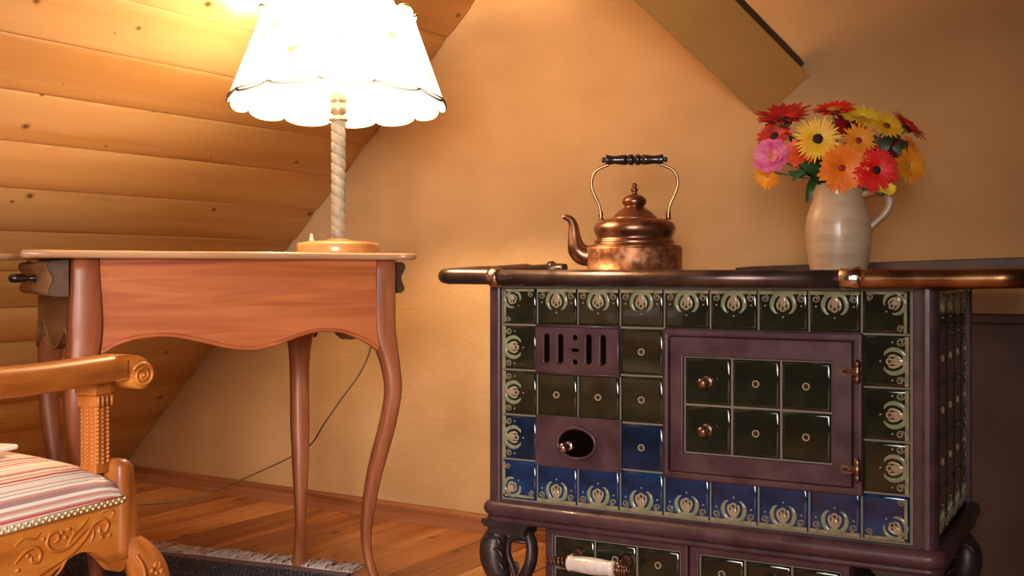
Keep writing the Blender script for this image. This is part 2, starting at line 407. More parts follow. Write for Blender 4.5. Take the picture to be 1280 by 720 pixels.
def palmette_core(b, M_=None):
    for s in (-1, 1):
        p = smooth([(0, -.0025, .010), (s*.013, -.0025, .0115), (s*.0205, -.0025, .021), (s*.0225, -.0025, .034), (s*.017, -.0025, .045), (s*.011, -.0025, .048)], 4)
        r = smooth1([.0036, .0046, .0050, .0044, .0028, .0010], 4)
        b.tube(p, r, 8, 0, M_, flat=.45, up=(0, 1, 0))
        p = smooth([(s*.003, -.0035, .014), (s*.009, -.0035, .024), (s*.011, -.0035, .034), (s*.008, -.0035, .041)], 3)
        b.tube(p, smooth1([.001, .0026, .0028, .001], 3), 6, 1, M_, flat=.5, up=(0, 1, 0))
    b.ball((0, -.0028, .023), (.0085, .0028, .0125), 1, 12, 7, M_)
    ring = [(.0052*cos(2*pi*i/14), -.0042, .038+.0052*sin(2*pi*i/14)) for i in range(14)]
    b.tube(ring, .0019, 6, 1, M_, closed=True)
    b.ball((0, -.0035, .038), (.0040, .0028, .0040), 3, 10, 6, M_)
    b.ball((0, -.0028, .055), (.0021, .0018, .0021), 1, 8, 5, M_)
def palmette_mesh(kind):
    b = MB()
    if kind == 'edge':
        T = Matrix.Translation((0, 0, -.05))
        palmette_core(b, T)
        for s in (-1, 1):
            b.tube([T @ Vector(p) for p in spiral(s*.036, .0185, .0078, sgn=-s, a0=-pi/2)], .00155, 5, 2)
            b.box((s*.030, -.0030, -.0395-.003), (s*.0455, -.0022, -.0395), 2)
            b.ball((s*.036, -.0026, -.017), (.0022, .0016, .0022), 1, 8, 5)
        b.box((-.047, -.0036, -.0468), (.047, -.002, -.0400), 2)
    else:                                            # ornament turned into the lower right corner
        T = Matrix.Translation((.040, 0, -.040)) @ Matrix.Rotation(R(-45), 4, 'Y')
        palmette_core(b, T)
        b.tube([Vector((p[0], p[1], p[2])) for p in spiral(-.034, -.031, .0075, sgn=1, a0=-pi/2)], .00155, 5, 2)
        b.tube([Vector((p[0], p[1], p[2])) for p in spiral(.031, .034, .0075, sgn=-1, a0=0)], .00155, 5, 2)
        b.box((-.043, -.0036, -.0455), (.0435, -.002, -.039), 2)
        b.box((.0375, -.0036, -.045), (.0435, -.002, .043), 2)
    return b.mesh('palmette', [M['relief_pale'], M['relief_cream'], M['relief_tan'], M['relief_brown']])
PE, PC = palmette_mesh('edge'), palmette_mesh('corner')
def put_tile(parent, x0, x1, z0, z1, kind='plain', orn=None, y=0.0, rot=0, side=False):
    me = tile_mesh(x1-x0, z1-z0, kind)
    o = link('tile', me, parent)
    tz = random.uniform(-.006, .006)
    if side: o.location = (y, (x0+x1)/2, (z0+z1)/2); o.rotation_euler = (0, 0, pi/2)
    else: o.location = ((x0+x1)/2, y, (z0+z1)/2); o.rotation_euler = (random.uniform(-.012, .012), 0, tz)
    if orn:
        q = link('palmette', orn, o); q.rotation_euler = (0, rot, 0)
        if orn is PE: q.location = (sin(rot)*(.1-(x1-x0))/2, 0, cos(rot)*(.1-(z1-z0))/2)
        q.scale = (min(1, (x1-x0)/.1) if orn is PC else 1, 1, min(1, (z1-z0)/.1) if orn is PC else 1)
    return o
for j in range(5):
    z1, z0 = rows[j], rows[j+1]
    for i in range(9):
        x0, x1 = cols[i], cols[i+1]
        kind, orn, rot = 'plain', None, 0
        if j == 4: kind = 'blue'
        if j == 3 and i == 0: kind = 'navy'
        cx = i in (0, 8); cz = j in (0, 4)
        if cx and cz: orn = PC; rot = {(8, 4): 0, (0, 4): pi/2, (0, 0): pi, (8, 0): -pi/2}[(i, j)]
        elif j == 4: orn = PE; rot = 0
        elif j == 0: orn = PE; rot = pi
        elif i == 0: orn = PE; rot = pi/2
        elif i == 8: orn = PE; rot = -pi/2
        if not orn:
            if 4 <= i <= 7: continue                                   # behind the door
            if i in (1, 2) and j in (1, 3): continue                   # behind the vent plates
            kind = 'rosette_navy' if j == 3 else 'rosette'
        put_tile(st, x0, x1, z0, z1, kind, orn, 0, rot)
# right flank
sy = [.030, .070, .178, .286, .394, .498]
for j in range(5):
    for i in range(5):
        if i == 0: kind, orn, rot = 'plain', None, 0
        elif j == 4: kind, orn, rot = 'plain', PE, 0
        elif j == 0: kind, orn, rot = 'plain', PE, pi
        elif i == 4: kind, orn, rot = 'plain', PE, -pi/2
        else: kind, orn, rot = 'rosette', None, 0
        put_tile(st, sy[i], sy[i+1], rows[j+1], rows[j], kind, orn, .915, rot, side=True)
# corner posts
b = MB(); b.box((-.031, -.006, .235), (-.003, .012, .742)); b.box((-.031, .012, .235), (-.012, DEP, .742)); b.build('corner_post', M['enamel'], st, .005)
b = MB()
arc = [(.890, .02), (.884, .006), (.884, -.004)]+[(.905+.022*sin(a), .016-.022*cos(a)) for a in [R(d) for d in (-20, 0, 20, 40, 60, 80, 95)]]+[(.925, .030), (.905, .035)]
b.prism(arc, .235, .742, smooth=False); b.build('corner_post', M['enamel'], st, .002)
b = MB(); b.box((.905, .500, .235), (.926, DEP, .742)); b.build('corner_post', M['enamel'], st, .004)
for a_, c_ in (((-.003, -.004, .2505), (.885, .010, .2575)), ((-.003, -.003, .7385), (.885, .010, .745))):
    b = MB(); b.box(a_, c_); b.build('edge_strip', M['enamel'], st, .001)
# rounded base moulding running round the stove
b = MB()
def sweep(profile, name, m, inset=0, parent=st):
    ring = []
    path = [(-.031, DEP), (-.031, -.006), (.926, -.006), (.926, DEP)]
    nrm = [(-1, 0), (-1, -1), (1, -1), (1, 0)]
    # round corners
    pts = [((-.031, DEP), (-1, 0))]
    for cxy, a0 in (((-.013, .012), 180), ((.908, .012), 270)):
        for k in range(7):
            a = R(a0+15*k); pts.append(((cxy[0]+.018*cos(a), cxy[1]+.018*sin(a)), (cos(a), sin(a))))
    pts.append(((.926, DEP), (1, 0)))
    mb = MB(); rows_ = []
    for (p, nn) in pts: rows_.append([(p[0]+nn[0]*o_, p[1]+nn[1]*o_, z_) for o_, z_ in profile])
    mb.grid(rows_, closed=True, caps=True)
    return mb.build(name, m, parent)
half = [(.002+.017*sin(pi*k/10), .254-.017*(1-cos(pi*k/10))*1.0) for k in range(11)]
sweep([(-.02, .254)]+half+[(-.02, .220)], 'base_moulding', M['enamel'])
sweep([(-.02, .221), (.006, .221), (.010, .217), (.010, .211), (.004, .207), (-.02, .207)], 'base_moulding', M['enamel'])
# door
def frame_mb(x0, x1, z0, z1, wd, y0, y1):
    m_ = MB(); m_.prism([(x0, z0), (x1, z0), (x1, z1), (x0, z1)], -y1, -y0, XZ(0), holes=[[(x0+wd[0], z0+wd[2]), (x1-wd[1], z0+wd[2]), (x1-wd[1], z1-wd[3]), (x0+wd[0], z1-wd[3])]])
    return m_
d0, d1, dz0, dz1 = .3885, .793, .343, .6535
frame_mb(d0, d1, dz0, dz1, (.014, .018, .015, .016), -.014, .012).build('door_frame', M['enamel'], st, .005, 3)
door = MB(); door.prism([(.405, .3585), (.773, .3585), (.773, .6365), (.405, .6365)], -.008, .012, XZ(0),
    holes=[[(.433, .397), (.736, .397), (.736, .597), (.433, .597)]])
door.box((.431, .004, .395), (.738, .010, .599))
door = door.build('oven_door', [M['enamel']], st, .0025)
g2 = MB(); g2.box((.433, -.0005, .397), (.736, .004, .597)); g2.build('grout', M['grout'], door)
dx = [.434, .5345, .6345, .735]; dz = [.596, .497, .398]
for j in range(2):
    for i in range(3):
        put_tile(door, dx[i], dx[i+1], dz[j+1], dz[j], 'plain' if i == 0 else 'rosette', None, -.003)
def knob(parent, x, z, y, s=1.0, m=None, name='knob'):
    b = MB(); pr = [(.0055, 0), (.0055, .008), (.004, .010), (.004, .018), (.0085, .020), (.0105, .024), (.0105, .028), (.008, .033), (.0035, .035)]
    b.lathe([(r*s, zz*s) for r, zz in pr], 20, 0, Matrix.Translation((x, y, z)) @ Matrix.Rotation(R(90), 4, 'X'))
    b.lathe([(.012*s, 0), (.012*s, .003*s), (.008*s, .005*s)], 20, 0, Matrix.Translation((x, y, z)) @ Matrix.Rotation(R(90), 4, 'X'))
    return b.build(name, m or M['rust'], parent)
knob(door, .484, .5455, -.004, 1.15); knob(door, .484, .4475, -.004, 1.15)
for z in (.580, .393):
    b = MB()
    b.lathe([(.0035, -.022), (.006, -.020), (.0075, -.012), (.0055, -.009), (.0075, -.006), (.0075, .006), (.0055, .009), (.0075, .012), (.006, .020), (.003, .024)], 14, 0, Matrix.Translation((.785, -.020, z)))
    b.prism([(.750, z-.004), (.757, z-.009), (.782, z-.006), (.782, z+.006), (.757, z+.009), (.750, z+.004)], .006, .014, XZ(0))
    b.tube([(.758, -.012, z), (.785, -.024, z)], .003, 8)
    b.build('hinge', M['rust'], st)
# vent plate with slots
b = MB(); vx0, vx1, vz0, vz1 = .087, .289, .546, .655
def slot(cx, z0, z1, r): return [(cx+r*cos(R(a)), z0+r+r*sin(R(a))) for a in range(180, 361, 30)]+[(cx+r*cos(R(a)), z1-r+r*sin(R(a))) for a in range(0, 181, 30)]
hs = [slot(cx, .569, .635, .0068) for cx in (.115, .149, .217, .251)]+[ellipse(.184, .627, .006, .006, 14), ellipse(.184, .600, .010, .004, 14), ellipse(.184, .574, .006, .006, 14)]
b.prism([(vx0, vz0), (vx1, vz0), (vx1, vz1), (vx0, vz1)], 0, .010, XZ(.004), holes=hs)
vp = b.build('vent_plate', M['enamel'], st, .0012)
b = MB(); b.box((vx0+.004, .0005, vz0+.004), (vx1-.004, .0036, vz1-.004)); b.build('vent_back', M['black'], vp)
b = MB(); b.tube([(vx0+.003, -.007, vz1-.003), (vx1-.003, -.007, vz1-.003)], .0035, 8); b.tube([(vx0+.003, -.006, vz0+.002), (vx1-.003, -.006, vz0+.002)], .003, 8); b.tube([(vx1-.003, -.006, vz0+.002), (vx1-.003, -.006, vz1-.003)], .003, 8); b.build('vent_rim', M['enamel'], vp)
for cx in (.115, .149, .217, .251):
    b = MB(); b.tube([(cx+.0075*cos(R(a)), -.0072, .5745+.0065*sin(R(a))) for a in range(190, 351, 20)], .0017, 6); b.build('slot_lip', M['rust'], vp)
# damper plate with oval hole
b = MB(); b.prism([(.087, .343), (.293, .343), (.293, .455), (.087, .455)], 0, .010, XZ(.004), holes=[ellipse(.188, .398, .044, .032, 28)])
dp = b.build('damper_plate', M['enamel'], st, .0012)
b = MB(); b.tube([(.188+.046*cos(2*pi*k/32), -.0075, .398+.034*sin(2*pi*k/32)) for k in range(32)], .0045, 8, closed=True); b.build('rim', M['enamel'], dp)
b = MB(); b.prism(ellipse(.188, .398, .050, .038, 24), 0, .0022, XZ(.0038)); b.build('damper_back', M['black'], dp)
knob(dp, .164, .389, .0045, 1.05, M['nickel'])
for x_, z_ in ((.096, .447), (.284, .447), (.096, .351), (.284, .351)):
    b = MB(); b.ball((x_, -.0062, z_), (.0035, .0025, .0035), 0, 8, 5); b.build('screw', M['rust'], dp)
# lower cabinet with drawers
dzt = .205
lower = MB(); lower.box((.112, .030, .035), (.765, DEP-.03, .2065)); lower.build('lower_body', M['enamel'], st)
def drawer(x0, x1, cols_, name='ash_drawer'):
    d_ = MB()
    d_.prism([(x0, .045), (x1, .045), (x1, dzt), (x0, dzt)], 0, .024, XZ(.030), holes=[[(x0+.020, .062), (x1-.016, .062), (x1-.016, dzt-.016), (x0+.020, dzt-.016)]])
    d_.box((x0+.018, .018, .060), (x1-.014, .029, dzt-.014))
    dr = d_.build(name, M['enamel'], st, .003)
    g_ = MB(); g_.box((x0+.020, .0135, .062), (x1-.016, .018, dzt-.016)); g_.build('grout', M['grout'], dr)
    xs = [x0+.021+(x1-x0-.038)*k/cols_ for k in range(cols_+1)]
    for k in range(cols_):
        for za, zb in ((.120, dzt-.017), (.063, .118)):
            o = put_tile(dr, xs[k], xs[k+1], za, zb, 'rosette' if zb > .15 else 'plain', None, .011)
    return dr
dr1 = drawer(.1055, .437, 3); dr2 = drawer(.441, .765, 3)
hb = MB()
for x_ in (.185, .300):
    br = MB(); br.lathe([(.015, 0), (.016, .004), (.010, .008), (.006, .012), (.006, .045)], 18, 0, Matrix.Translation((x_, .010, .155)) @ Matrix.Rotation(R(90), 4, 'X'))
    br.ball((x_, -.034, .152), .011, 0, 12, 8); br.build('handle_bracket', M['rust'], dr1)
for a0, a1 in ((.128, .182), (.292, .322)):
    br = MB(); n_ = 46; br.tube([(a0+(a1-a0)*k/n_, -.034+(.004+.008*k/n_ if a0 < .2 else .011)*cos(k*.75), .145+(.004+.008*k/n_ if a0 < .2 else .011)*sin(k*.75)) for k in range(n_+1)], .0028, 6)
    br.build('handle_coil', M['rust'], dr1)
hb.lathe([(.010, 0), (.016, .001), (.018, .006), (.0155, .011), (.0175, .03), (.0185, .055), (.0175, .080), (.0155, .097), (.018, .102), (.016, .108), (.010, .110)], 24, 0,
         Matrix.Translation((.182, -.034, .145)) @ Matrix.Rotation(R(90), 4, 'Y'))
tag(hb.build('handle_grip', M['porcelain'], dr1), 'white porcelain drawer grip')
knob(dr2, .603, .150, .008, 1.1)

# cast legs
def cast_leg(cx, cy, flip=1, name='leg'):
    b = MB(); T = Matrix.Translation((cx, cy, 0)) @ Matrix.Diagonal((flip, 1, 1, 1))
    b.prism([(-.052, .196), (.052, .196), (.056, .200), (.062, .204), (.062, .2115), (-.056, .2115), (-.058, .204), (-.050, .199)], -.045, .045, T @ XZ(0))
    b.prism([(-.046, .178), (.046, .178), (.047, .1965), (-.047, .1965)], -.030, .034, T @ XZ(0))
    # scrolled leaf limb (left) and strap limb (right) with openings between
    lf = smooth([(-.034, 0, .182), (-.046, -.006, .150), (-.044, -.010, .115), (-.030, -.006, .075), (-.018, 0, .035), (-.022, -.004, .0)], 5)
    b.tube(lf, smooth1([.020, .030, .031, .026, .018, .020], 5), 12, 0, T, flat=1.0, up=(0, 1, 0))
    rt = smooth([(.040, 0, .182), (.052, -.004, .150), (.048, -.008, .110), (.026, -.004, .072), (.0, 0, .035)], 5)
    b.tube(rt, smooth1([.010, .012, .013, .014, .013], 5), 10, 0, T, flat=1.5, up=(0, 1, 0))
    b.tube([(-.02, 0, .160), (.045, 0, .160)], .005, 8, 0, T, flat=1.8, up=(0, 1, 0))
    b.tube(smooth([(.038, -.006, .170), (.018, -.006, .172), (-.004, -.006, .160), (-.008, -.006, .130), (.004, -.006, .100), (.010, -.006, .082)], 5), .006, 8, 0, T, flat=1.5, up=(0, 1, 0))
    b.tube(smooth([(.010, -.008, .085), (.018, -.010, .100), (.014, -.010, .112), (.006, -.008, .106)], 4), .004, 8, 0, T)
    # leaf relief
    for k, (zz, s_) in enumerate(((.160, 1), (.132, 1.1), (.104, 1.0), (.076, .8))):
        pts = [(-.040+s_*.022*cos(R(a))+.004*k, -.030, zz+s_*.014*sin(R(a))-.004) for a in range(-10, 215, 25)]
        b.tube(smooth(pts, 2), .0045*s_, 7, 0, T)
    b.ball((0, 0, .012), (.036, .030, .012), 0, 14, 7, T)
    return b.build(name, M['iron'], st)
cast_leg(.010, .030, 1); cast_leg(.870, .035, -1); cast_leg(.010, DEP-.05, 1); cast_leg(.875, DEP-.05, -1)
# top plate
b = MB(); b.box((-.036, -.020, .741), (.931, DEP+.005, .7685)); b.build('cooktop', M['plate'], st, .003)
for cx_, r_ in ((.30, .10), (.60, .085)):
    b = MB(); b.lathe([(r_, 0), (r_, .0010), (r_-.004, .0014), (r_-.03, .0014)], 32, 0, Matrix.Translation((cx_, .30, .7685))); b.build('ring_cover', M['plate'], st)
ry = -.036
b = MB(); b.tube([(.018, ry, .7575), (.45, ry, .757), (.765, ry, .7565)], .0178, 18); b.build('rail', M['rail'], st)
lx = STOVE.on_y(553, 345, ry)[0]
loopL = smooth([(-.004, ry, .7595), (lx+.05, ry, .760), (lx+.015, ry+.004, .760), (lx-.012, ry+.035, .761), (lx-.014, ry+.075, .762), (lx-.010, .30, .772), (lx+.0, .435, .778), (lx+.02, .470, .779), (lx+.06, .478, .780)], 6)
xe = STOVE.on_y(686, 334, .478)[0]; loopL += [Vector((xe, .478, .7825))]
b = MB(); b.tube(loopL, [.0180 if p.y < .2 else .0165 if p.y < .4 else .0120 for p in loopL], 16); b.build('rail', M['rail'], st)
b = MB(); b.lathe([(.010, 0), (.0165, .003), (.0175, .012), (.014, .020), (.006, .026)], 16, 0, Matrix.Translation((xe-.002, .478, .7825)) @ Matrix.Rotation(R(90), 4, 'Y')); b.box((xe-.02, .466, .765), (xe-.005, .49, .780)); b.build('rail_end', M['rail'], st)
rx = STOVE.on_y(1268, 345, ry)[0]
loopR = smooth([(.790, ry, .7565), (.93, ry, .757), (rx-.05, ry, .758), (rx-.010, ry+.004, .759), (rx+.018, ry+.035, .760), (rx+.022, ry+.075, .762), (rx+.022, .30, .778), (rx+.022, .415, .784)], 6)
b = MB(); b.tube(loopR, .0185, 16); b.build('rail', M['rail_copper'], st)
# raised back ledge on the right
z1_ = STOVE.on_y(920, 333.5, .46); z2_ = STOVE.on_y(1280, 321.5, .46)
b = MB(); b.prism([(z1_[0], .768), (rx+.03, .768), (rx+.03, z2_[1]+.001), (z2_[0], z2_[1]), (z1_[0]+.04, z1_[1]+.0008), (z1_[0], z1_[1]-.002)], -.008, .006, XZ(.46)); b.build('back_ledge', M['plate'], st, .002)
b = MB(); b.box((.931, -.015, .742), (rx+.006, .45, .752)); b.build('side_shelf', M['plate'], st, .002)
for x_, w_ in ((.004, .024), (.777, .040)):
    b = MB(); b.lathe([(.0190, -w_/2), (.0225, -w_/2+.003), (.0215, 0), (.0225, w_/2-.003), (.0190, w_/2)], 18, 0, Matrix.Translation((x_, ry, .7575)) @ Matrix.Rotation(R(90), 4, 'Y'), twist=lambda a, z: 1+.04*sin(5*a+300*z))
    b.box((x_-.006, ry, .747), (x_+.006, -.010, .760)); b.build('rail_clamp', M['nickel'], st)

# ------------------------------------------------------------------ copper kettle
M['copper'] = noisy('copper', (.17,.075,.045), (.38,.18,.105), scale=26, rough=.28, r2=.42, metal=.95, bump=.12, bscale=60, lo=.3, hi=.7)
M['copper_low'] = noisy('copper_stained', (.20,.075,.035), (.50,.22,.10), scale=75, rough=.42, r2=.52, metal=.8, bump=.15, bscale=90, lo=.36, hi=.64, bdist=.002)
M['brass'] = noisy('brass', (.34,.22,.12), (.46,.32,.19), scale=30, rough=.3, metal=.95, bump=.05)
def depth_on(fr, px, yloc):                # depth of the point seen at column px on the plane y=yloc
    x_, _ = fr.on_y(px, 340, yloc); return fr.world(x_, yloc).y
KY = depth_on(STOVE, 793, .26); kp = P(793, 340, KY); ks = KY/F
kt = empty('kettle', (kp.x, kp.y, .7699), -math.atan2(kp.x, kp.y), label='antique copper kettle with black turned handle on the stove', cat='kettle')
def kz(py): return (337.6-py)*ks
b = MB(); b.lathe([(0.02, .0), (57*ks, .0), (60.5*ks, .0005), (60.5*ks, kz(335.6)), (59*ks, kz(335)), (59*ks, kz(320)), (59.3*ks, kz(309)), (58.5*ks, kz(306.5))], 48); b.build('kettle_wall', M['copper_low'], kt)
b = MB(); b.lathe([(r*ks, kz(y)) for r, y in ((58.6,306.8),(57.5,305),(54,303.8),(50.5,303),(49.5,301.5),(50,300),(49.3,298.5),(47.5,297.5),(47,295),(47.8,292.5),(49.8,289),(51,285),(50.6,281),(48.5,277),(44.5,274),(38,272),(29,271.2),(15,271))], 48); b.build('shoulder', M['copper'], kt)
b = MB(); b.lathe([(r*ks, kz(y)) for r, y in ((28.5,272),(29,270.6),(28,269.6),(26.5,268),(23,264),(18.5,260.5),(14,257.8),(12.3,256),(12.3,255),(14,253.5),(15.3,250.5),(15,247.5),(13,244.5),(9.5,242),(5,240.7),(3.6,239.5),(3.2,237.5),(4.3,236.3),(5,234.8),(4.4,233.6),(2.6,232.6),(2.8,231),(3.6,229.5),(3.0,227.8),(.8,226))], 32); b.build('lid', M['copper'], kt)
sp = [((x_-793)*ks, 0, kz(y_)) for x_, y_ in ((745,317),(730,316.5),(721.5,309),(718.5,298),(717.5,287),(716.5,278),(713,271.5),(707,268.8),(703.5,269.3))]
b = MB(); b.tube(smooth(sp, 5), [r*ks for r in smooth1([13,13,12,9,7.2,5.8,4.7,3.7,2.6], 5)], 16); b.build('spout', M['copper'], kt)
for s_ in (-1, 1):
    pts = [(s_*x_*ks, 0, kz(y_)) for x_, y_ in ((42,271),(42,263),(44,254),(49.5,242),(53.3,231),(52.5,219),(47,210),(38,205.5),(32,203))]
    b = MB(); b.tube(smooth(pts, 5), 1.9*ks, 8, flat=1.6, up=(0, 1, 0)); b.build('handle_wire', M['brass'], kt)
    b = MB(); b.ball((s_*42*ks, 0, kz(266)), (3.2*ks, 2.4*ks, 6*ks)); b.lathe([(3.6*ks, 0), (3.6*ks, 2*ks)], 12, 0, Matrix.Translation((s_*42*ks, 0, kz(272)))); b.build('lug', M['copper'], kt)
hp = [(1.5,-41),(3.5,-40),(3.5,-37),(2,-36),(6.5,-35.8),(6.8,-34),(5.8,-30),(5.0,-24),(6.2,-16),(6.6,-10),(5,-8.5),(6.8,-6.5),(7,-2),(5,-.6),(5,.6),(7,2),(6.8,6.5),(5,8.5),(6.6,10),(6.2,16),(5.0,24),(5.8,30),(6.8,34),(6.5,35.8),(2,36),(3.5,37),(3.5,40),(1.5,41)]
b = MB(); b.lathe([(r*ks, x_*ks) for r, x_ in hp], 20, 0, Matrix.Translation((0, 0, kz(197.3))) @ Matrix.Rotation(R(90), 4, 'Y')); b.build('grip', M['black_wood'], kt)

# ------------------------------------------------------------------ stoneware jug
M['stoneware'] = noisy('stoneware', (.50,.32,.19), (.64,.45,.30), scale=7, rough=.30, r2=.42, bump=.25, bscale=14, coat=.25, stretch=(1,1,6), bdist=.002)
JY = depth_on(STOVE, 1048, .115); jp = P(1048, 340, JY); js = JY/F
jug = empty('stoneware_jug', (jp.x, jp.y, .7688), -math.atan2(jp.x, jp.y), label='beige stoneware jug with a side handle holding the bouquet', cat='jug')
def jz(py): return (339.8-py)*js
jpf = [(33,340),(34.5,338.5),(35,334),(37,322),(38.6,310),(39.8,298),(40.2,288),(39.6,278),(38,268),(35,259),(32.2,252.5),(31.6,251.5),(31.4,249),(30.9,248),(30.6,241),(30.8,235),(32,231.5),(32.2,229.5),(30.5,229),(28.6,230.5),(28,236),(28.2,248),(32,262),(35,280),(34,300)]
b = MB(); b.lathe([(r*js, jz(y)) for r, y in jpf], 48, cap=False)
b.lathe([(34*js, jz(301)), (.001, jz(300))], 32, cap=False); b.lathe([(33*js, jz(340)), (.001, jz(340))], 32, cap=False)
b.build('body', M['stoneware'], jug)
pts = [((x_-1048)*js, 0, jz(y_)) for x_, y_ in ((1076,243),(1086,240),(1098,239.5),(1107,245),(1108.5,256),(1103,267),(1093,277),(1083,286),(1079,291))]
b = MB(); b.tube(smooth(pts, 5), [r*js for r in smooth1([6,5.4,5.4,5.6,5.4,5.2,4.8,5,6], 5)], 12, flat=1.7, up=(0, 1, 0)); b.build('handle', M['stoneware'], jug)

# ------------------------------------------------------------------ flowers
def petal_mat(name, c1, c2):
    m = noisy(name, c1, c2, scale=60, rough=.5, bump=0); m.node_tree.nodes['Principled BSDF'].inputs['Subsurface Weight'].default_value = .0; return m
PM = {'red': petal_mat('petal_red', (.78,.008,.006), (.92,.022,.010)), 'dark': petal_mat('petal_dark_red', (.34,.006,.006), (.62,.020,.014)),
      'yellow': petal_mat('petal_yellow', (1.0,.46,.012), (1.0,.60,.03)), 'orange': petal_mat('petal_orange', (.95,.17,.008), (1.0,.28,.015)),
      'amber': petal_mat('petal_amber', (.90,.26,.012), (.95,.38,.02)), 'pink': petal_mat('petal_pink', (.62,.05,.22), (.80,.22,.40)),
      'lemon': petal_mat('petal_lemon', (1.0,.62,.02), (1.0,.74,.05)), 'scarlet': petal_mat('petal_scarlet', (.75,.055,.010), (.85,.11,.015)),
      'maroon': petal_mat('petal_maroon', (.11,.010,.015), (.19,.022,.025))}
CM = {'black': mat('flower_disc_dark', (.022,.008,.006), .7)[0], 'gold': mat('flower_disc_gold', (.55,.22,.02), .7)[0],
      'brown': mat('flower_disc_brown', (.22,.04,.012), .7)[0], 'redc': mat('flower_disc_red', (.38,.02,.01), .7)[0]}
M['stem'] = noisy('stem_green', (.05,.10,.02), (.12,.19,.04), scale=30, rough=.5, bump=0)
M['leaf'] = noisy('leaf_green', (.015,.045,.008), (.05,.11,.02), scale=20, rough=.45, bump=.1)
mouth = Vector((jp.x, jp.y, .7688+jz(232)))
def petal(b, a, L, W, lift, M_, mat_=0, curl=0.0, r0=.003):
    n = 5; rows_ = []
    for i in range(n+1):
        t = i/n; rr = r0+L*t; wd = W*(.35+1.0*sin(pi*min(1, t*.78+.12)))*(.45 if t == 1 else 1)*.72
        z_ = lift*L*(t-curl*t*t*1.5)
        rows_.append([(rr*cos(a)-s_*wd*sin(a), rr*sin(a)+s_*wd*cos(a), z_+.12*wd*(abs(s_))*1.2) for s_ in (-1, 0, 1)])
    b.grid(rows_, mat_, True, M=M_)
def flower(name, px, py, Yoff, rpx, kind, disc, nrm, label, cat='flower', npet=22, layers=2, lift=.35, cup=0.0, wide=1.0, curl=.3, dr=.22, group=None):
    Yf = JY+Yoff; c = P(px, py, Yf); r = 1.16*rpx*Yf/F; npet = int(npet*1.1); layers += 1; wide *= 1.2
    if name == 'calendula': wide *= .72; npet = int(npet*1.15); dr *= .85
    n_ = Vector(nrm).normalized(); Q = n_.to_track_quat('Z', 'Y').to_matrix().to_4x4()
    e = empty(name, c, 0, label=label, cat=cat)
    e['group'] = 'flowers in the stoneware jug'
    b = MB()
    for ly in range(layers):
        cnt = npet-ly*2; L = r*(1-.22*ly)
        for k in range(cnt):
            a = 2*pi*(k+.5*ly)/cnt+random.uniform(-.06, .06)
            petal(b, a, L*random.uniform(.88, 1.06)-r*dr*.4, wide*L*2.3/npet*1.15, lift+.2*ly+random.uniform(-.14, .14), Q, 0, curl, r*dr*.4)
    pe = b.build('petals', PM[kind], e, recalc=False)
    b = MB(); b.ball((0, 0, r*.05), (r*dr, r*dr, r*dr*.45), 0, 14, 8, Q)
    for k in range(26):
        a = k*2.4; q_ = r*dr*math.sqrt((k+.5)/26)
        b.ball((q_*cos(a), q_*sin(a), r*.05+r*dr*.42*(1-.6*(q_/(r*dr))**2)), r*dr*.13, 0, 5, 4, Q)
    b.build('flower_centre', CM[disc], e)
    # stem back into the jug
    back = c-n_*.02; ang_ = random.uniform(0, 2*pi)
    dirx = (c-mouth); dirx.z = 0
    k_ = min(1, .018/max(dirx.length, 1e-4)); m1 = mouth+dirx*k_; m0 = mouth+dirx*k_*.6; m0.z -= .09
    pts = [c-n_*.004, back, (back+m1)/2+Vector((0, 0, .004)), m1, m0]
    b = MB(); b.tube([p-c for p in smooth(pts, 4)], .0019, 6); b.build('stem', M['stem'], e)
    b = MB(); b.lathe([(r*.10, -r*.16), (r*.24, -r*.10), (r*.26, -.001)], 12, 0, Q); b.build('calyx', M['stem'], e)
    return e
flower('gerbera', 981, 152, .02, 31, 'dark', 'black', (-.25, -.42, .85), 'large dark red gerbera at the upper left of the bouquet', npet=26, lift=.55, layers=3)
flower('gerbera', 969, 171, .03, 22, 'dark', 'black', (-.6, -.55, .35), 'dark red gerbera turned sideways above the pink flower', npet=18, lift=.3)
flower('gerbera', 1042, 139, .02, 24, 'red', 'gold', (-.15, -.38, .9), 'bright red gerbera seen almost edge-on at the top of the bouquet', npet=28, lift=.3, dr=.3)
flower('gerbera', 1062, 160, .045, 22, 'dark', 'black', (.1, -.7, .5), 'dark red gerbera half hidden in the middle of the bouquet', npet=24, lift=.25)
flower('calendula', 1022, 174, -.045, 26, 'yellow', 'black', (-.1, -1, .12), 'large golden yellow flower with black centre facing the camera', npet=28, lift=.12, dr=.26)
flower('calendula', 1077, 149, -.005, 24, 'lemon', 'gold', (0, -.55, .75), 'bright yellow flower tipped upward beside the red gerbera', npet=24, lift=.35, dr=.2)
flower('calendula', 1108, 158, -.02, 19, 'yellow', 'brown', (.15, -.72, .55), 'small yellow flower with brown centre at upper right', npet=16, lift=.2, layers=1, wide=1.05, dr=.26)
flower('calendula', 1073, 176, -.03, 20, 'amber', 'redc', (.05, -.95, .2), 'small amber flower with red centre in the bouquet middle', npet=20, lift=.2, dr=.22)
flower('gerbera', 1134, 160, .02, 25, 'red', 'gold', (.55, -.45, .7), 'red gerbera leaning right at the upper right edge', npet=30, lift=.25, dr=.2)
flower('dahlia', 1052, 210, -.05, 28, 'orange', 'redc', (0, -.92, -.12), 'large double orange bloom hanging over the jug rim', npet=24, lift=.35, layers=4, wide=1.3, dr=.14)
flower('gerbera', 1095, 213, -.055, 26, 'red', 'black', (.05, -1, .05), 'scarlet gerbera with black centre facing the camera low at right', npet=30, lift=.15, layers=3, dr=.18)
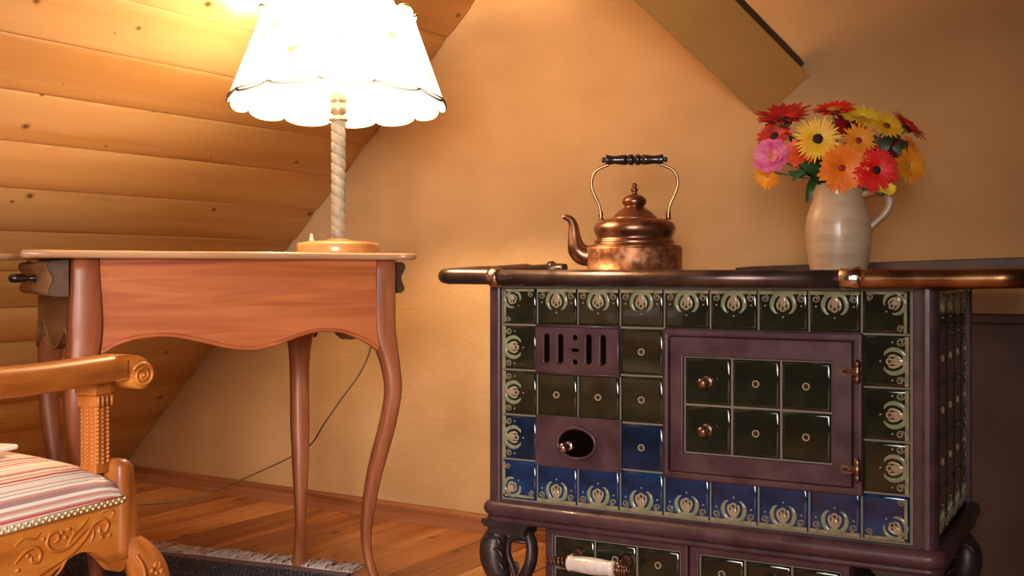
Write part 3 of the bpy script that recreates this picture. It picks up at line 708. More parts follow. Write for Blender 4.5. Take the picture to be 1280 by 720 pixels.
flower('calendula', 1135, 208, -.01, 21, 'amber', 'gold', (.35, -.9, .1), 'fluffy amber flower at the lower right of the bouquet', npet=22, lift=.4, layers=4, wide=1.2, dr=.15)
flower('calendula', 1136, 187, .02, 15, 'orange', 'gold', (.6, -.7, .2), 'small orange flower tucked under the leaning red gerbera', npet=18, lift=.3, layers=2)
flower('gerbera', 963, 195, -.005, 20, 'pink', 'gold', (-.55, -.8, .12), 'pink flower at the left edge of the bouquet', npet=14, lift=.15, wide=1.9, layers=2, curl=.1, dr=.16)
flower('calendula', 959, 220, .01, 15, 'amber', 'gold', (-.6, -.65, -.4), 'amber flower drooping below the pink flower', npet=20, lift=.4, layers=3, dr=.15)
flower('dahlia', 1000, 192, -.015, 18, 'scarlet', 'redc', (-.3, -.9, .1), 'orange-red bloom between the pink and golden flowers', npet=18, lift=.45, layers=4, wide=1.2, dr=.14)
flower('gerbera', 1118, 186, .02, 15, 'maroon', 'black', (.2, -.9, .2), 'maroon flower in shade at the right of the bouquet', npet=18, lift=.5, layers=3)
flower('gerbera', 1020, 208, .02, 16, 'maroon', 'black', (-.1, -.9, .0), 'maroon flower in shade above the left side of the jug', npet=18, lift=.5, layers=3)
flower('pompon_flower', 1107, 237, -.055, 10, 'lemon', 'gold', (.1, -.85, .45), 'small yellow pompon flower hanging by the jug handle', npet=18, lift=.8, layers=5, wide=1.3, dr=.12)
flower('gerbera', 1092, 183, .02, 13, 'maroon', 'redc', (0, -.9, .3), 'maroon flower behind the small amber flower', npet=16, lift=.5, layers=3)
def leaf_spray(pts_px, label, wid=.007, name='leaf_sprig'):
    c = mouth.copy(); e = empty(name, c, 0, label=label, cat='leaf')
    for q_, path in enumerate(pts_px):
        pts = [P(x_, y_, JY+yo)-c for x_, y_, yo in path]; sp_ = smooth(pts, 5); n = len(sp_)
        b = MB(); rows_ = []
        for i, p in enumerate(sp_):
            t = i/(n-1); wd = wid*(sin(pi*(t*.9+.08)))**.8
            T_ = (sp_[min(i+1, n-1)]-sp_[max(i-1, 0)]).normalized(); sd = T_.cross(Vector((0, -1, .2))).normalized()
            rows_.append([p-sd*wd+Vector((0, -.0015, 0)), p, p+sd*wd+Vector((0, -.0015, 0))])
        b.grid(rows_); b.build('leaf', M['leaf'], e, recalc=False)
    return e
leaf_spray([[(1028,232,-.02),(1020,218,-.04),(1010,210,-.045),(997,206,-.045)], [(1030,230,-.02),(1018,226,-.04),(1012,238,-.05),(1009,254,-.045)],
            [(1030,232,.0),(1012,214,-.02),(996,218,-.03),(985,214,-.03)], [(1028,226,-.02),(1012,205,-.03),(1003,213,-.035),(990,226,-.035)]], 'dark green leaves hanging over the left rim of the jug', .0085)
leaf_spray([[(1060,225,.0),(1078,205,.01),(1098,196,.0),(1112,200,-.02)], [(1060,225,0),(1100,200,.02),(1125,185,.01),(1134,176,-.01)], [(1070,228,.0),(1100,190,.01),(1112,172,.0),(1124,172,-.01)]], 'dark green leaves between the flowers at the right', .011)
leaf_spray([[(1040,228,.0),(1040,205,.01),(1041,180,-.0),(1043,160,.0)], [(1040,228,0),(1008,195,.02),(992,178,.01),(985,172,-.01)]], 'green leaves deep in the middle of the bouquet', .011)

# ------------------------------------------------------------------ side table
tb = empty('side_table', (*TABLE.o, 0), TABLE.a, label='reddish cherry wood side table with curved legs carrying the lamp', cat='table')
TW, TD = .68, .51; ZT = .8115; ZB = .797
def outline_top():
    x0, x1, y0, y1 = -.085, TW+.038, -.030, TD+.03
    pts = [(x0-.012, y0+.004), (x0+.03, y0-.006), (x0+.10, y0+.004), (TW*.25, y0+.012), (TW*.5, y0-.004), (TW*.78, y0+.012), (x1-.06, y0+.006), (x1-.025, y0-.006), (x1, y0+.004),
           (x1+.004, y0+.04), (x1-.022, y0+.10), (x1-.012, TD*.5), (x1-.022, y1-.10), (x1+.004, y1-.03), (x1-.004, y1+.004), (x1-.06, y1-.006), (TW*.5, y1+.004), (x0+.06, y1-.006),
           (x0, y1+.004), (x0-.012, y1-.03), (x0+.030, y1-.10), (x0+.018, TD*.5), (x0+.030, y0+.11), (x0-.004, y0+.045)]
    q = [Vector((p[0], p[1], 0)) for p in pts]; q = q+[q[0]]
    return [(p.x, p.y) for p in smooth(q, 4)][:-1]
ol = outline_top()
b = MB(); cx_, cy_ = TW/2, TD/2
def shr(ol, d): 
    out = []; n = len(ol)
    for i, p in enumerate(ol):
        a = Vector(ol[i-1]); c_ = Vector(ol[(i+1) % n]); t = (c_-a).normalized(); out.append((p[0]-t.y*d, p[1]+t.x*d))
    return out
lv = [(.020, ZB-.0005), (.004, ZB), (.0, ZB+.004), (-.001, ZB+.008), (.001, ZT-.002), (.005, ZT)]
b.grid([[(x_, y_, z_) for x_, y_ in shr(ol, d)] for d, z_ in lv], closed=True)
b.prism(shr(ol, .005), ZT-.0006, ZT); b.prism(shr(ol, .02), ZB-.0005, ZB)
b.build('table_top', M['cherry_top'], tb)
# front apron from measured outline
pa = [(125,443),(131,440),(150,430),(175,423),(212,420.5),(250,427),(285,435),(315,437.5),(345,431),(380,418.5),(405,414),(430,416.5),(455,426),(468,434),(476,441)]
cur = smooth([(*TABLE.on_y(x_, y_, .004), 0) for x_, y_ in pa], 4); low = [(p.x, p.y) for p in cur]
b = MB(); b.prism([(low[0][0], ZB)]+low+[(low[-1][0], ZB)], -.020, 0, XZ(.004)); b.build('apron', M['cherry'], tb)
b = MB(); b.tube([(x_, .003, z_+.003) for x_, z_ in low[2:-2]], .0045, 8); b.build('apron_bead', M['cherry'], tb)
b = MB(); b.prism([(.03, ZB), (.03, .655), (.18, .69), (.34, .665), (.5, .69), (TW-.03, .655), (TW-.03, ZB)], 0, .018, XZ(TD-.005)); b.build('apron', M['side_wood'], tb)
# side aprons with pointed scallops
def side_apron(x0, m, nm='side_apron'):
    prf = smooth([(.03, .625), (.055, .625), (.085, .640), (.115, .652), (.150, .640), (.20, .618), (.262, .606), (.32, .622), (.365, .648), (.405, .664), (.435, .655), (.46, .625), (.49, .60)], 3)
    q = [(p.x, p.y) for p in prf]
    b = MB(); b.prism([(q[0][0], ZB)]+q+[(q[-1][0], ZB)], 0, .016, YZ(x0)); o = b.build(nm, m, tb)
    b = MB(); b.tube([(x0-.001 if x0 < .3 else x0+.017, y_, z_+.002) for y_, z_ in q], .004, 6); b.build('apron_bead', m, tb)
    return o
side_apron(.004, M['side_wood']); side_apron(TW-.020, M['side_wood'])
# drawers in both ends, each pulled slightly out
def end_drawer(sx, x0):
    out = [(0, 0), (.012, 0), (.030, -.002), (.036, -.012), (.031, -.024), (.026, -.036), (.030, -.050), (.034, -.060), (.026, -.070), (0, -.070)]
    q = smooth([(sx*a_, b_, 0) for a_, b_ in out], 3)
    T = Matrix(((1, 0, 0, x0), (0, 0, 1, 0), (0, 1, 0, ZB-.004), (0, 0, 0, 1)))
    b = MB(); b.prism([(p.x, p.y) for p in q], .035, .455, T, smooth=True); d_ = b.build('drawer', M['dark_wood'] if sx > 0 else M['side_wood'], tb)
    b = MB(); b.prism([(p.x*1.03, p.y*1.0) for p in q], .020, .036, T, smooth=True); b.build('drawer_end', M['dark_wood'], d_)
    b = MB(); b.lathe([(.010, 0), (.006, .004), (.005, .016), (.0085, .022), (.0095, .036), (.009, .048), (.004, .052)], 14, 0, Matrix.Translation((x0+sx*.028, .25, ZB-.040)) @ Matrix.Rotation(R(90*sx), 4, 'Y')); b.build('knob', M['black_wood'], d_)
end_drawer(-1, -.006)
end_drawer(1, TW-.004)
# cabriole legs
def leg(cx, cy, ox, oy, m, wf=1.0, foot=0.0):
    zs = [ZB, .70, .64, .605, .568, .517, .473, .421, .368, .310, .251, .191, .147, .10, .05, .018, 0]
    of = [0, 0, .001, .006, .013, .019, .016, .008, -.003, -.014, -.022, -.027, -.026, -.018, -.004, .006, .008]
    wd = [.047, .047, .046, .044, .038, .034, .033, .033, .033, .030, .027, .022, .019, .019, .022, .030, .030]
    zz = smooth([(z_, o_, w_) for z_, o_, w_ in zip(zs, of, wd)], 3)
    b = MB(); rows_ = []
    for p in zz:
        z_, o_, w_ = p; z_ = max(z_, foot); w_ *= 1+(wf-1)*min(1, (ZB-z_)/.12); h = w_/2; cf = .62 if z_ < .55 else .62+.26*min(1, (z_-.55)/.1)
        sh = (.047-w_)/2*(1 if z_ > .5 else .6)
        X_ = cx+ox*o_*.98; Y_ = cy+oy*o_*.98
        rows_.append([(X_+a_*h, Y_+b_*h, z_) for a_, b_ in ((-1,-cf),(-cf,-1),(cf,-1),(1,-cf),(1,cf),(cf,1),(-cf,1),(-1,cf))])
    b.grid(rows_, closed=True, caps=True); return b.build('leg', m, tb)
hw = .0235
leg(hw, hw, -1, -1, M['cherry_leg'], 1.25, .0095); leg(TW-hw, hw, 1, -1, M['cherry_leg'], 1.02)
leg(hw+.013, TD-hw, -.5, 1, M['cherry_leg'], 1.2, .0095); leg(TW-hw-.022, TD-hw, .3, 1, M['cherry_leg'], 1.3)

# ------------------------------------------------------------------ lamp
LY = 2.60; lp = P(423, 340, LY)
lamp = empty('table_lamp', (lp.x, lp.y, ZT), 0, label='lit table lamp with scalloped white fabric shade and twisted pole', cat='lamp')
M['lamp_wood'] = wood('lamp_wood', (.66,.36,.13), (.55,.27,.085), (.36,.14,.035), grain=(20, 20, 20), rough=.3, vary=0, coat=.3)
M['pole'] = noisy('limed_wood', (.26,.22,.16), (.38,.33,.25), scale=30, rough=.5, bump=.2, bscale=50)
def lz(py, Y=LY): return H+(HY-py)/F*Y-ZT
b = MB(); b.lathe([(.088, 0), (.096, .001), (.097, .004), (.097, .022), (.094, .026), (.070, .030), (.030, .0325), (.022, .036)], 40); b.build('lamp_base', M['lamp_wood'], lamp)
zt0, zt1 = .034, lz(150)
prf = [(.0172, zt0+(zt1-zt0)*k/240) for k in range(241)]
b = MB(); b.lathe(prf, 28, 0, None, twist=lambda a, z: 1-.17*(1-abs(sin(a/1.0+z*129)))**2.2)
b.build('pole', M['pole'], lamp)
M['socket'] = mat('socket_brass', (.55,.45,.30), .35, .6)[0]
b = MB(); b.lathe([(.021, zt1-.002), (.023, zt1), (.022, zt1+.003), (.012, zt1+.006), (.012, zt1+.012), (.018, zt1+.016), (.019, zt1+.035), (.0165, zt1+.038), (.019, zt1+.041), (.0185, zt1+.060), (.014, zt1+.064)], 24); b.build('socket', M['socket'], lamp)
b = MB(); b.lathe([(.006, 0), (.007, .003), (.004, .006), (.0055, .009), (.003, .013), (.0035, .016), (.001, .018)], 12, 0, Matrix.Translation((-.058, -.03, .0295))); tag(b.build('switch', M['porcelain'], lamp), 'small white switch knob')
M['bulb'] = mat('bulb_glass', (1, .9, .75), .3, emit=(1, .72, .42), estr=12)[0]
bz = zt1+.125
b = MB(); b.lathe([(.012, zt1+.060), (.016, zt1+.075), (.028, zt1+.100), (.031, zt1+.118), (.025, zt1+.138), (.008, zt1+.148)], 20); b.build('bulb', M['bulb'], lamp)
# shade fabric
m, n, l, bs = mat('shade_fabric', (.50,.51,.53), .9)
tr = N(n, 'ShaderNodeBsdfTranslucent'); tr.inputs[0].default_value = (.50, .51, .53, 1)
mx = N(n, 'ShaderNodeMixShader'); mx.inputs[0].default_value = .62
out = n['Material Output']; l.new(bs.outputs[0], mx.inputs[1]); l.new(tr.outputs[0], mx.inputs[2]); l.new(mx.outputs[0], out.inputs[0])
vo = N(n, 'ShaderNodeTexVoronoi'); vo.inputs['Scale'].default_value = 13; tcn = N(n, 'ShaderNodeTexCoord'); l.new(tcn.outputs['Object'], vo.inputs['Vector'])
nz = N(n, 'ShaderNodeTexNoise'); nz.inputs['Scale'].default_value = 90; l.new(tcn.outputs['Object'], nz.inputs['Vector'])
ma = N(n, 'ShaderNodeMath', operation='MULTIPLY_ADD'); l.new(nz.outputs['Fac'], ma.inputs[0]); ma.inputs[1].default_value = .5; l.new(vo.outputs['Distance'], ma.inputs[2])
rp = ramp(n, [(.36, (.10,.12,.04)), (.40, (.50,.51,.53))]); l.new(ma.outputs[0], rp.inputs[0]); l.new(rp.outputs[0], tr.inputs[0])
M['shade'] = m
M['thread'] = mat('stitch_thread', (.05,.045,.035), .8)[0]
NL = 13; rb, rt_, zb_, zt_ = .246, .176, .3835+H-ZT, .592+H-ZT
a_off = R(-90)
piv = Vector((0, 0, (zb_+zt_)/2)); TILT = Matrix.Translation(piv) @ Matrix.Rotation(R(-3.4), 4, 'X') @ Matrix.Translation(-piv)
def lobe(a): return math.sqrt(abs(sin(NL*(a-a_off)/2)))
def sh_pt(a, t, extra=0.0):
    lb = lobe(a)
    if t <= 0: z_ = zb_+.013+t*.013*lb; r_ = rb+.002*lb*(-t)
    elif t >= 1: z_ = zt_+(t-1)*.018*lb; r_ = rt_+.001+.003*(t-1)*lb
    else: z_ = zb_+.013+(zt_-zb_-.013)*t; r_ = rb+(rt_-rb)*t
    r_ = r_*(1+.014*lb)+extra
    return TILT @ Vector((r_*cos(a), r_*sin(a), z_))
seg = NL*20
b = MB(); b.grid([[sh_pt(2*pi*i/seg, t) for i in range(seg)] for t in [-1, -.6, -.25, 0, .15, .35, .55, .75, .9, 1, 1.3, 1.65, 2]], closed=True)
shade = b.build('lamp_shade', M['shade'], lamp, recalc=False)
for t_, dz_ in ((-1, 1), (-.35, 1), (2, -1)):
    b = MB(); n_ = NL*34
    b.tube([sh_pt(2*pi*i/n_, t_, .0018)+Vector((0, 0, .0022*(1 if i % 2 else -1)+.003*dz_)) for i in range(n_)], .0014 if t_ == -1 else .0010, 4, closed=True)
    b.build('stitching', M['thread'], shade)
zr_ = zt_-.004
b = MB()                                                      # wire spider and ring carrying the shade
b.tube([TILT @ Vector((.174*cos(2*pi*i/48), .174*sin(2*pi*i/48), zr_)) for i in range(48)], .0015, 5, closed=True)
for a in (0, 120, 240): b.tube([(.006*cos(R(a)), .006*sin(R(a)), zt1+.064), (.04*cos(R(a)), .04*sin(R(a)), zt1+.10), (.06*cos(R(a)), .06*sin(R(a)), zt_-.05), TILT @ Vector((.174*cos(R(a)), .174*sin(R(a)), zr_))], .0014, 5)
b.build('shade_frame', M['nickel'], lamp)
pl = bpy.data.lights.new('bulb_light', 'POINT'); pl.energy = LAMP_POWER; pl.color = LAMP_COLOR; pl.shadow_soft_size = .04
po = bpy.data.objects.new('bulb_light', pl); COL.objects.link(po); po.parent = lamp; po.location = (0, 0, bz+.045)

# cord: from lamp over the table edge down to the floor
M['cord'] = mat('cord_brown', (.24,.16,.10), .5)[0]
xx, yy = TABLE.loc(lp.x, lp.y)
cp = [lp+Vector((.09, .02, ZT-H+.006)), TABLE.world(.690, .24, ZT+.014), TABLE.world(.722, .30, ZT+.006), TABLE.world(.730, .33, ZT-.010), TABLE.world(.722, .38, .74),
      P(470, 420, 2.86), P(464, 433, 2.88), P(459, 448, 2.90), P(447, 471, 2.94), P(428, 497, 3.02), P(405, 530, 3.15), P(388, 556, 3.28), P(360, 573, 3.42), P(330, 587, 3.56), P(300, 600.5, 3.68), P(270, 613, 3.78), P(245, 621.5, 3.765), P(212, 627.5, 3.69), P(163, 631.5, 3.65), P(100, 633, 3.63)]
for q_ in cp[-4:]: q_.z = .004
cp[0].z = ZT+.005
b = MB(); b.tube(smooth(cp, 8), .0026, 8); cord = b.build('power_cord', M['cord'], None)
tag(cord, 'thin brown lamp cord hanging behind the table down to the floor', 'cord')

# ------------------------------------------------------------------ armchair
ch = empty('armchair', (*CHAIR.o, 0), CHAIR.a, label='carved honey oak armchair with striped seat at the left', cat='armchair')
def cy(px, py, xc=.02): return CHAIR.on_x(px, py, xc)        # -> (y, z)
# stripe fabric: UV-like coordinate stored as attribute through vertex colour free approach: use UV map
def striped():
    m, n, l, b = mat('striped_fabric', (.75,.66,.55), .85)
    uv = N(n, 'ShaderNodeUVMap'); uv.uv_map = 'uv'
    sx = N(n, 'ShaderNodeSeparateXYZ'); l.new(uv.outputs[0], sx.inputs[0])
    mo = N(n, 'ShaderNodeMath', operation='FRACT'); mu = N(n, 'ShaderNodeMath', operation='MULTIPLY'); mu.inputs[1].default_value = 1/.066
    l.new(sx.outputs[0], mu.inputs[0]); l.new(mu.outputs[0], mo.inputs[0])
    cr = (.84,.74,.62); pk = (.62,.27,.23); mv = (.40,.22,.20); rd = (.56,.08,.08); bg = (.66,.50,.34)
    seq = [(0, cr), (.12, mv), (.15, cr), (.22, rd), (.27, pk), (.31, cr), (.36, bg), (.40, pk), (.47, cr), (.55, mv), (.66, pk), (.72, cr), (.80, mv), (.82, cr), (.90, pk), (.93, cr)]
    r = ramp(n, seq); r.color_ramp.interpolation = 'CONSTANT'; l.new(mo.outputs[0], r.inputs[0]); l.new(r.outputs[0], b.inputs['Base Color'])
    wv = N(n, 'ShaderNodeTexNoise'); wv.inputs['Scale'].default_value = 400; tc = N(n, 'ShaderNodeTexCoord'); l.new(tc.outputs['Object'], wv.inputs['Vector'])
    bp = N(n, 'ShaderNodeBump'); bp.inputs['Strength'].default_value = .3; bp.inputs['Distance'].default_value = .001; l.new(wv.outputs['Fac'], bp.inputs['Height']); l.new(bp.outputs[0], b.inputs['Normal'])
    return m
M['stripe'] = striped()
M['braid'] = noisy('braid', (.64,.50,.30), (.72,.58,.36), scale=150, rough=.9, bump=.2, bscale=220, bdist=.002)
SW, SD = .55, .50; zr = .412                       # seat width, depth, height of the rail top
xs_, arc_, prof_ = [], 0, []
cs = [(.022, zr-.006), (.024, zr+.008), (.022, zr+.026), (.014, zr+.041), (-.004, zr+.052), (-.03, zr+.060), (-.08, zr+.068), (-.16, zr+.076), (-.27, zr+.079), (-.40, zr+.074), (-.49, zr+.062), (-.535, zr+.050), (-.556, zr+.030), (-.560, zr-.006)]
cs = [(p.x, p.y) for p in smooth([(a_, b_, 0) for a_, b_ in cs], 3)]
acc = [0]
for i in range(1, len(cs)): acc.append(acc[-1]+math.hypot(cs[i][0]-cs[i-1][0], cs[i][1]-cs[i-1][1]))
ysn = [(-SD+.0, .0), (-SD+.012, .5), (-SD+.03, .8), (-SD+.07, .95), (-.35, 1), (-.2, 1), (-.10, .98), (-.05, .93), (-.025, .84), (-.008, .70), (.002, .45), (.006, .0)]
verts, faces, uvs = [], [], []
for (y_, k_) in ysn:
    for i, (x_, z_) in enumerate(cs):
        zz = zr-.006+(z_-zr+.006)*k_; xs2 = x_
        verts.append((xs2, y_, zz)); uvs.append((acc[i], y_))
m_ = len(cs)
for i in range(len(ysn)-1):
    for j in range(m_-1): faces.append((i*m_+j, i*m_+j+1, (i+1)*m_+j+1, (i+1)*m_+j))
me = bpy.data.meshes.new('seat'); me.from_pydata(verts, [], faces); me.materials.append(M['stripe'])
ul = me.uv_layers.new(name='uv')
for lp_ in me.loops: ul.data[lp_.index].uv = uvs[lp_.vertex_index]
for p in me.polygons: p.use_smooth = True
me.update(); bm = bmesh.new(); bm.from_mesh(me); bmesh.ops.recalc_face_normals(bm, faces=bm.faces)
if sum(f.normal.z for f in bm.faces) < 0: bmesh.ops.reverse_faces(bm, faces=bm.faces)
bm.to_mesh(me); bm.free()
seat = link('seat', me, ch)
b = MB(); b.tube([(.0235, -SD, zr+.001), (.0235, .002, zr+.001)], .0065, 8, flat=.4, up=(1, 0, 0))
for k in range(84): b.ball((.0258, -SD+.003+k*.006, zr+.001+(.0022 if k % 2 else -.0022)), (.0012, .0034, .0024), 0, 6, 4)
b.tube([(.022, .0075, zr+.001), (-SW, .0075, zr+.001)], .0065, 8, flat=.4, up=(0, 1, 0)); b.build('braid', M['braid'], seat)
# side rail with arched lower edge
lowp = [(.010, .303), (.002, .299), (-.012, .303), (-.030, .322), (-.055, .341), (-.085, .348), (-.115, .340), (-.150, .322), (-.190, .300), (-.250, .292), (-.31, .300), (-.35, .322), (-.385, .340), (-.415, .348), (-.445, .342), (-.472, .326), (-.50, .322)]
lo_ = [(p.x, p.y) for p in smooth([(a_, b_, 0) for a_, b_ in lowp], 3)]
def rail(x0, m, nm='seat_rail'):
    b = MB(); b.prism([(lo_[0][0], zr-.004)]+lo_+[(lo_[-1][0], zr-.004)], 0, .022, YZ(x0)); return b.build(nm, m, ch, .002)
rl = rail(-.004, M['oak']); rail(-SW-.016, M['oak'])
b = MB(); b.box((-SW, -.014, .33), (0, .008, zr-.004)); b.build('seat_rail', M['oak'], ch, .003)
b = MB(); b.box((-SW, -SD-.008, .33), (0, -SD+.014, zr-.004)); b.build('seat_rail', M['oak'], ch, .003)
# carved scrolls on the rail
b = MB(); xf = .0185
def carve(pts, r=.0022): b.tube(smooth([(xf, y_, z_) for y_, z_ in pts], 5), smooth1([r*.5]+[r]*(len(pts)-2)+[r*.5], 5), 6)
for o_ in (0, -.25):
    m_f = 1 if o_ == 0 else 1
    def q(y_, z_): return (o_+y_, z_)
    carve([q(-.205,.318), q(-.17,.332), q(-.135,.342), q(-.10,.352), q(-.075,.368), q(-.060,.384), q(-.040,.390), q(-.028,.380), q(-.034,.368), q(-.046,.370), q(-.044,.379)], .0030)
    carve([q(-.060,.384), q(-.080,.378), q(-.100,.366), q(-.115,.360), q(-.135,.362), q(-.148,.374), q(-.143,.388), q(-.130,.388), q(-.127,.378), q(-.134,.374)], .0028)
    carve([q(-.110,.362), q(-.100,.376), q(-.086,.385), q(-.076,.392), q(-.068,.397)], .0024)
    carve([q(-.205,.360), q(-.190,.372), q(-.172,.376), q(-.160,.366), q(-.164,.354), q(-.176,.356), q(-.176,.364)], .0028)
    carve([q(-.205,.385), q(-.19,.392), q(-.172,.388), q(-.160,.394)], .0022)
    carve([q(-.045,.398), q(-.030,.402), q(-.016,.396), q(-.022,.388)], .0022)
    carve([q(-.10,.352), q(-.112,.344), q(-.122,.332), q(-.134,.324)], .0022)
    carve([q(-.06,.384), q(-.058,.370), q(-.064,.358)], .0020)
    for (y_, z_) in ((-.120,.386),(-.113,.377),(-.106,.388),(-.096,.381),(-.154,.384),(-.030,.373),(-.040,.362),(-.024,.362),(-.182,.366),(-.200,.350)):
        b.ball((xf, o_+y_, z_), (.0022, .0042, .0034), 0, 8, 5)
b.build('carving', M['oak'], rl)
# front-right leg: block, knee and cabriole shank
def chair_leg(xc, yc, sx, sy):
    b = MB()
    zs = [.472, .462, .44, .40, .36, .335, .318]
    rows_ = []
    for z_, hx, hy, oy in ((.474,.010,.006,-.003),(.470,.016,.012,-.003),(.462,.019,.0165,-.001),(.44,.020,.0185,0),(.40,.021,.020,.002),(.36,.022,.022,.005),(.335,.022,.023,.006),(.318,.020,.021,.006)):
        rows_.append([(xc+a_*hx, yc+(b_*hy+oy)*sy, z_) for a_, b_ in ((-1,-.7),(-.7,-1),(.7,-1),(1,-.7),(1,.7),(.7,1),(-.7,1),(-1,.7))])
    b.grid(rows_, closed=True, caps=True)
    pth = smooth([(xc, yc+.002*sy, .345), (xc+.010*sx, yc+.022*sy, .322), (xc+.018*sx, yc+.040*sy, .292), (xc+.022*sx, yc+.048*sy, .255), (xc+.018*sx, yc+.042*sy, .20), (xc+.008*sx, yc+.025*sy, .13), (xc+.004*sx, yc+.015*sy, .06), (xc+.016*sx, yc+.035*sy, .032), (xc+.022*sx, yc+.045*sy, .026)], 5)
    b.tube(pth, smooth1([.020, .027, .031, .030, .025, .020, .017, .021, .016], 5), 14)
    lg = b.build('leg', M['oak_v'], ch)
    c_ = MB()
    k0 = Vector((xc+.046*sx, yc+.030*sy, .290))
    for i in range(7):
        a = 2*pi*i/7; c_.ball((k0.x+.001, k0.y+.011*cos(a), k0.z+.013*sin(a)), (.005, .0052, .0052), 0, 8, 5)
    c_.ball(k0, (.006, .005, .005), 0, 8, 5)
    c_.tube(smooth([(k0.x-.012, k0.y-.030, .325), (k0.x-.003, k0.y-.022, .300), (k0.x-.003, k0.y-.020, .270), (k0.x-.006, k0.y-.012, .24)], 4), .003, 6)
    c_.build('carving', M['oak_v'], lg)
    return lg
chair_leg(.004, .012, 1, 1); chair_leg(-SW+.0, .012, -1, 1)
for xc in (.004, -SW):
    b = MB(); b.tube([(xc, -SD, zr+.55), (xc, -SD+.01, zr+.1), (xc, -SD+.005, .30), (xc, -SD-.03, .0095)], [.020, .024, .024, .018], 4, square=True); b.build('leg', M['oak_v'], ch)
# arm, scroll and beaded arm post
def arm(xc):
    b = MB(); rows_ = []
    pth = [(-SD, .640, .020), (-.40, .628, .020), (-.28, .618, .0205), (-.18, .616, .0205), (-.10, .617, .0205), (-.045, .6185, .0205), (-.010, .619, .0205), (.012, .6195, .0195)]
    sm_ = smooth([(y_, z_, h_) for y_, z_, h_ in pth], 4)
    for p in sm_:
        y_, z_, h_ = p; bow = .012*sin(pi*min(1, max(0, (y_+SD)/SD)))
        rows_.append([(xc+bow+a_, y_, z_+b_*h_) for a_, b_ in ((-.024,-.8),(-.020,-1),(.019,-1),(.0235,-.8),(.0240,.55),(.020,.86),(.012,1),(-.016,1),(-.023,.85))])
    b.grid(rows_, closed=True, caps=True); am = b.build('arm', M['oak'], ch)
    yc, zc = .043, .6045
    b = MB(); cc = [(yc, zc)]
    b.lathe([(.0215, -.024), (.0228, -.021), (.0228, .021), (.0215, .024)], 28, 0, Matrix.Translation((xc, yc, zc)) @ Matrix.Diagonal((1, 1.22, 1, 1)) @ Matrix.Rotation(R(90), 4, 'Y'))
    sp = []
    for k in range(40):
        a = R(150)-k/39*2*pi*2.1; r_ = .0205*(1-.86*k/39); sp.append((xc+.0245, yc+1.22*r_*cos(a), zc+r_*sin(a)))
    b.tube(sp, [.0028*(1-.35*k/39) for k in range(40)], 7)
    b.ball((xc+.0245, yc, zc), (.004, .0035, .0035), 0, 8, 6)
    b.prism([(-.012, .599), (.012, .6005), (.024, .606), (.034, .616), (.056, .624), (.048, .631), (.035, .6365), (.018, .6392), (-.012, .6385)], -.0232, .0235, YZ(xc))
    b.build('scroll', M['oak'], am)
    # post
    b = MB(); px_, py_ = xc-.016, -.020
    b.box((px_-.022, py_-.021, .578), (px_+.022, py_+.021, .602)); b.box((px_-.020, py_-.018, .560), (px_+.020, py_+.018, .578)); b.box((px_-.0165, py_-.0145, .455), (px_+.0165, py_+.0145, .565))
    po_ = b.build('arm_post', M['oak_v'], ch, .003)
    c_ = MB()
    for k in range(15):
        z_ = .472+k*.0064
        for t in (-.0105, 0, .0105):
            c_.ball((px_+.0168, py_+t, z_+.002*(t != 0)), (.0030, .0030, .0030), 0, 7, 5)
            c_.ball((px_+t, py_-.0150, z_), (.0030, .0030, .0030), 0, 7, 5)
    for k in range(4):
        for s_ in (-1, 1): c_.tube([(px_+.021, py_+(-.014+.0095*k), .561), (px_+.021, py_+(-.014+.0095*k), .577)], .0028, 6)
    c_.build('bead_carving', M['oak_v'], po_)
arm(.0); arm(-SW)
# back frame (outside the picture to the left)
b = MB(); b.box((-SW, -SD-.012, zr+.48), (.004, -SD+.012, zr+.56)); b.box((-SW, -SD-.010, zr+.10), (.004, -SD+.010, zr+.14)); b.build('back_frame', M['oak'], ch, .006)
b = MB(); b.box((-SW+.03, -SD-.016, zr+.14), (-.025, -SD+.020, zr+.48)); b.build('back_cushion', M['stripe'], ch, .012)
# white booklet on the seat
M['paper'] = mat('paper', (.82,.78,.72), .6)[0]
b = MB(); bp0 = P(17, 550, 1.72)
b.box((-.12, -.06, 0), (0, .012, .008)); bk = b.build('booklet', M['paper'], None, .003)
bl = CHAIR.loc(bp0.x, bp0.y); bk.location = (bp0.x, bp0.y, .4935); bk.rotation_euler = (0, 0, CHAIR.a+R(10)); tag(bk, 'white booklet lying on the striped seat at the picture edge', 'booklet')

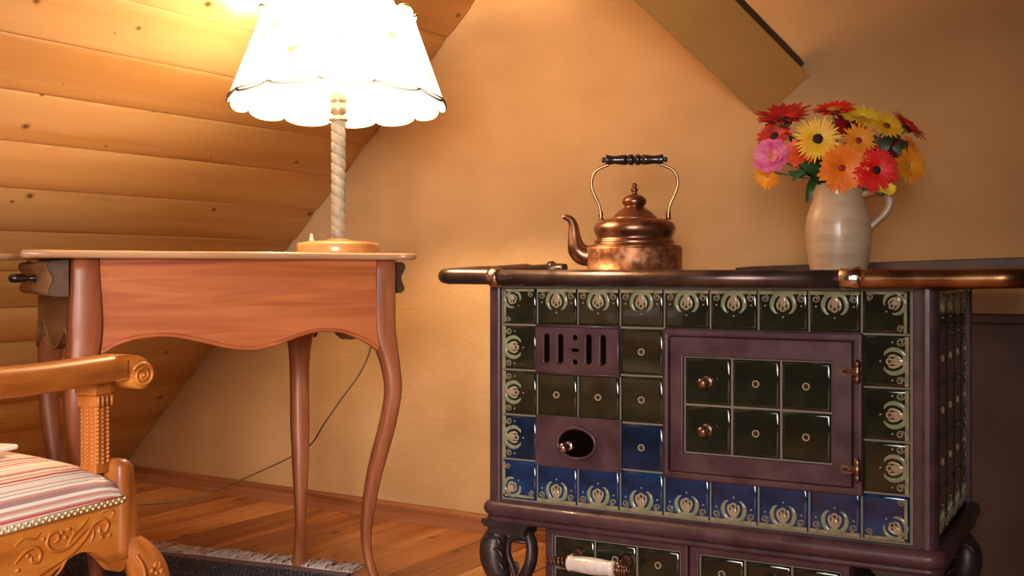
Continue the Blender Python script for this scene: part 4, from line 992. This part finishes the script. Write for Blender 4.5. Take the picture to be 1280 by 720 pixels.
# ------------------------------------------------------------------ rug
M['rug'] = noisy('rug_wool', (.035,.030,.040), (.10,.085,.095), scale=60, rough=.95, bump=.8, bscale=90, bdist=.006)
M['rug_edge'] = noisy('rug_edge', (.16,.095,.12), (.24,.15,.18), scale=40, rough=.9, bump=.4)
M['fringe'] = noisy('fringe_wool', (.42,.33,.29), (.70,.58,.54), scale=40, rough=.95, bump=.2)
def fp(px, py): Y_ = H*F/(py-HY); return Vector(((px-640)/F*Y_, Y_, 0))
e0 = fp(150, 688); e1 = fp(440, 721)
dr_ = (e1-e0).normalized(); nr_ = Vector((dr_.y, -dr_.x, 0))      # nr_ points towards the camera
if nr_.y > 0: nr_ = -nr_
ra = math.atan2(dr_.y, dr_.x)
L_ = (e1-e0).length+.02; e00 = e0-dr_*.35
rug = empty('rug', (e00.x, e00.y, 0), ra, label='dark grey violet looped rug with wool fringe under the chair', cat='rug')
RL, RD = L_+.33, 1.15
b = MB(); b.box((0, -RD, .001), (RL, 0, .0085)); b.build('rug_body', M['rug'], rug, .003)
b = MB()
def wav(x_): return .004*sin(x_*23)+.005*sin(x_*9+1)
b.grid([[(x_, a_+wav(x_)*.6, z_) for a_, z_ in ((-.034, .0085), (-.028, .0105), (-.010, .0115), (.002, .010), (.006, .002))] for x_ in [RL*k/60 for k in range(61)]])
b.build('border', M['rug_edge'], rug)
b = MB()
ny = int(.30/.011); nx = int(RL/.012)
for i in range(nx):
    for j in range(ny):
        x_ = .006+i*.012+(.006 if j % 2 else 0)+random.uniform(-.002, .002); y_ = -.040-j*.011+random.uniform(-.001, .001)
        if x_ < RL-.006: b.ball((x_, y_, .009), (.0052, .0045, .0050), 0, 6, 4)
tag(b.build('pile', M['rug'], rug, recalc=False), kind='stuff')
b = MB()
nf = int(RL/.0032)
for i in range(nf):
    x_ = i*.0032; l_ = random.uniform(.055, .10); d_ = random.uniform(-.018, .018)
    b.tube([(x_, .004+wav(x_)*.6, .008), (x_+d_*.3, .012, .010+random.uniform(0, .006)), (x_+d_, l_*.6, .012+random.uniform(0, .010)), (x_+d_*1.6, l_, .003)], [.0022, .0020, .0018, .0010], 4)
tag(b.build('fringe', M['fringe'], rug, recalc=False), kind='stuff')
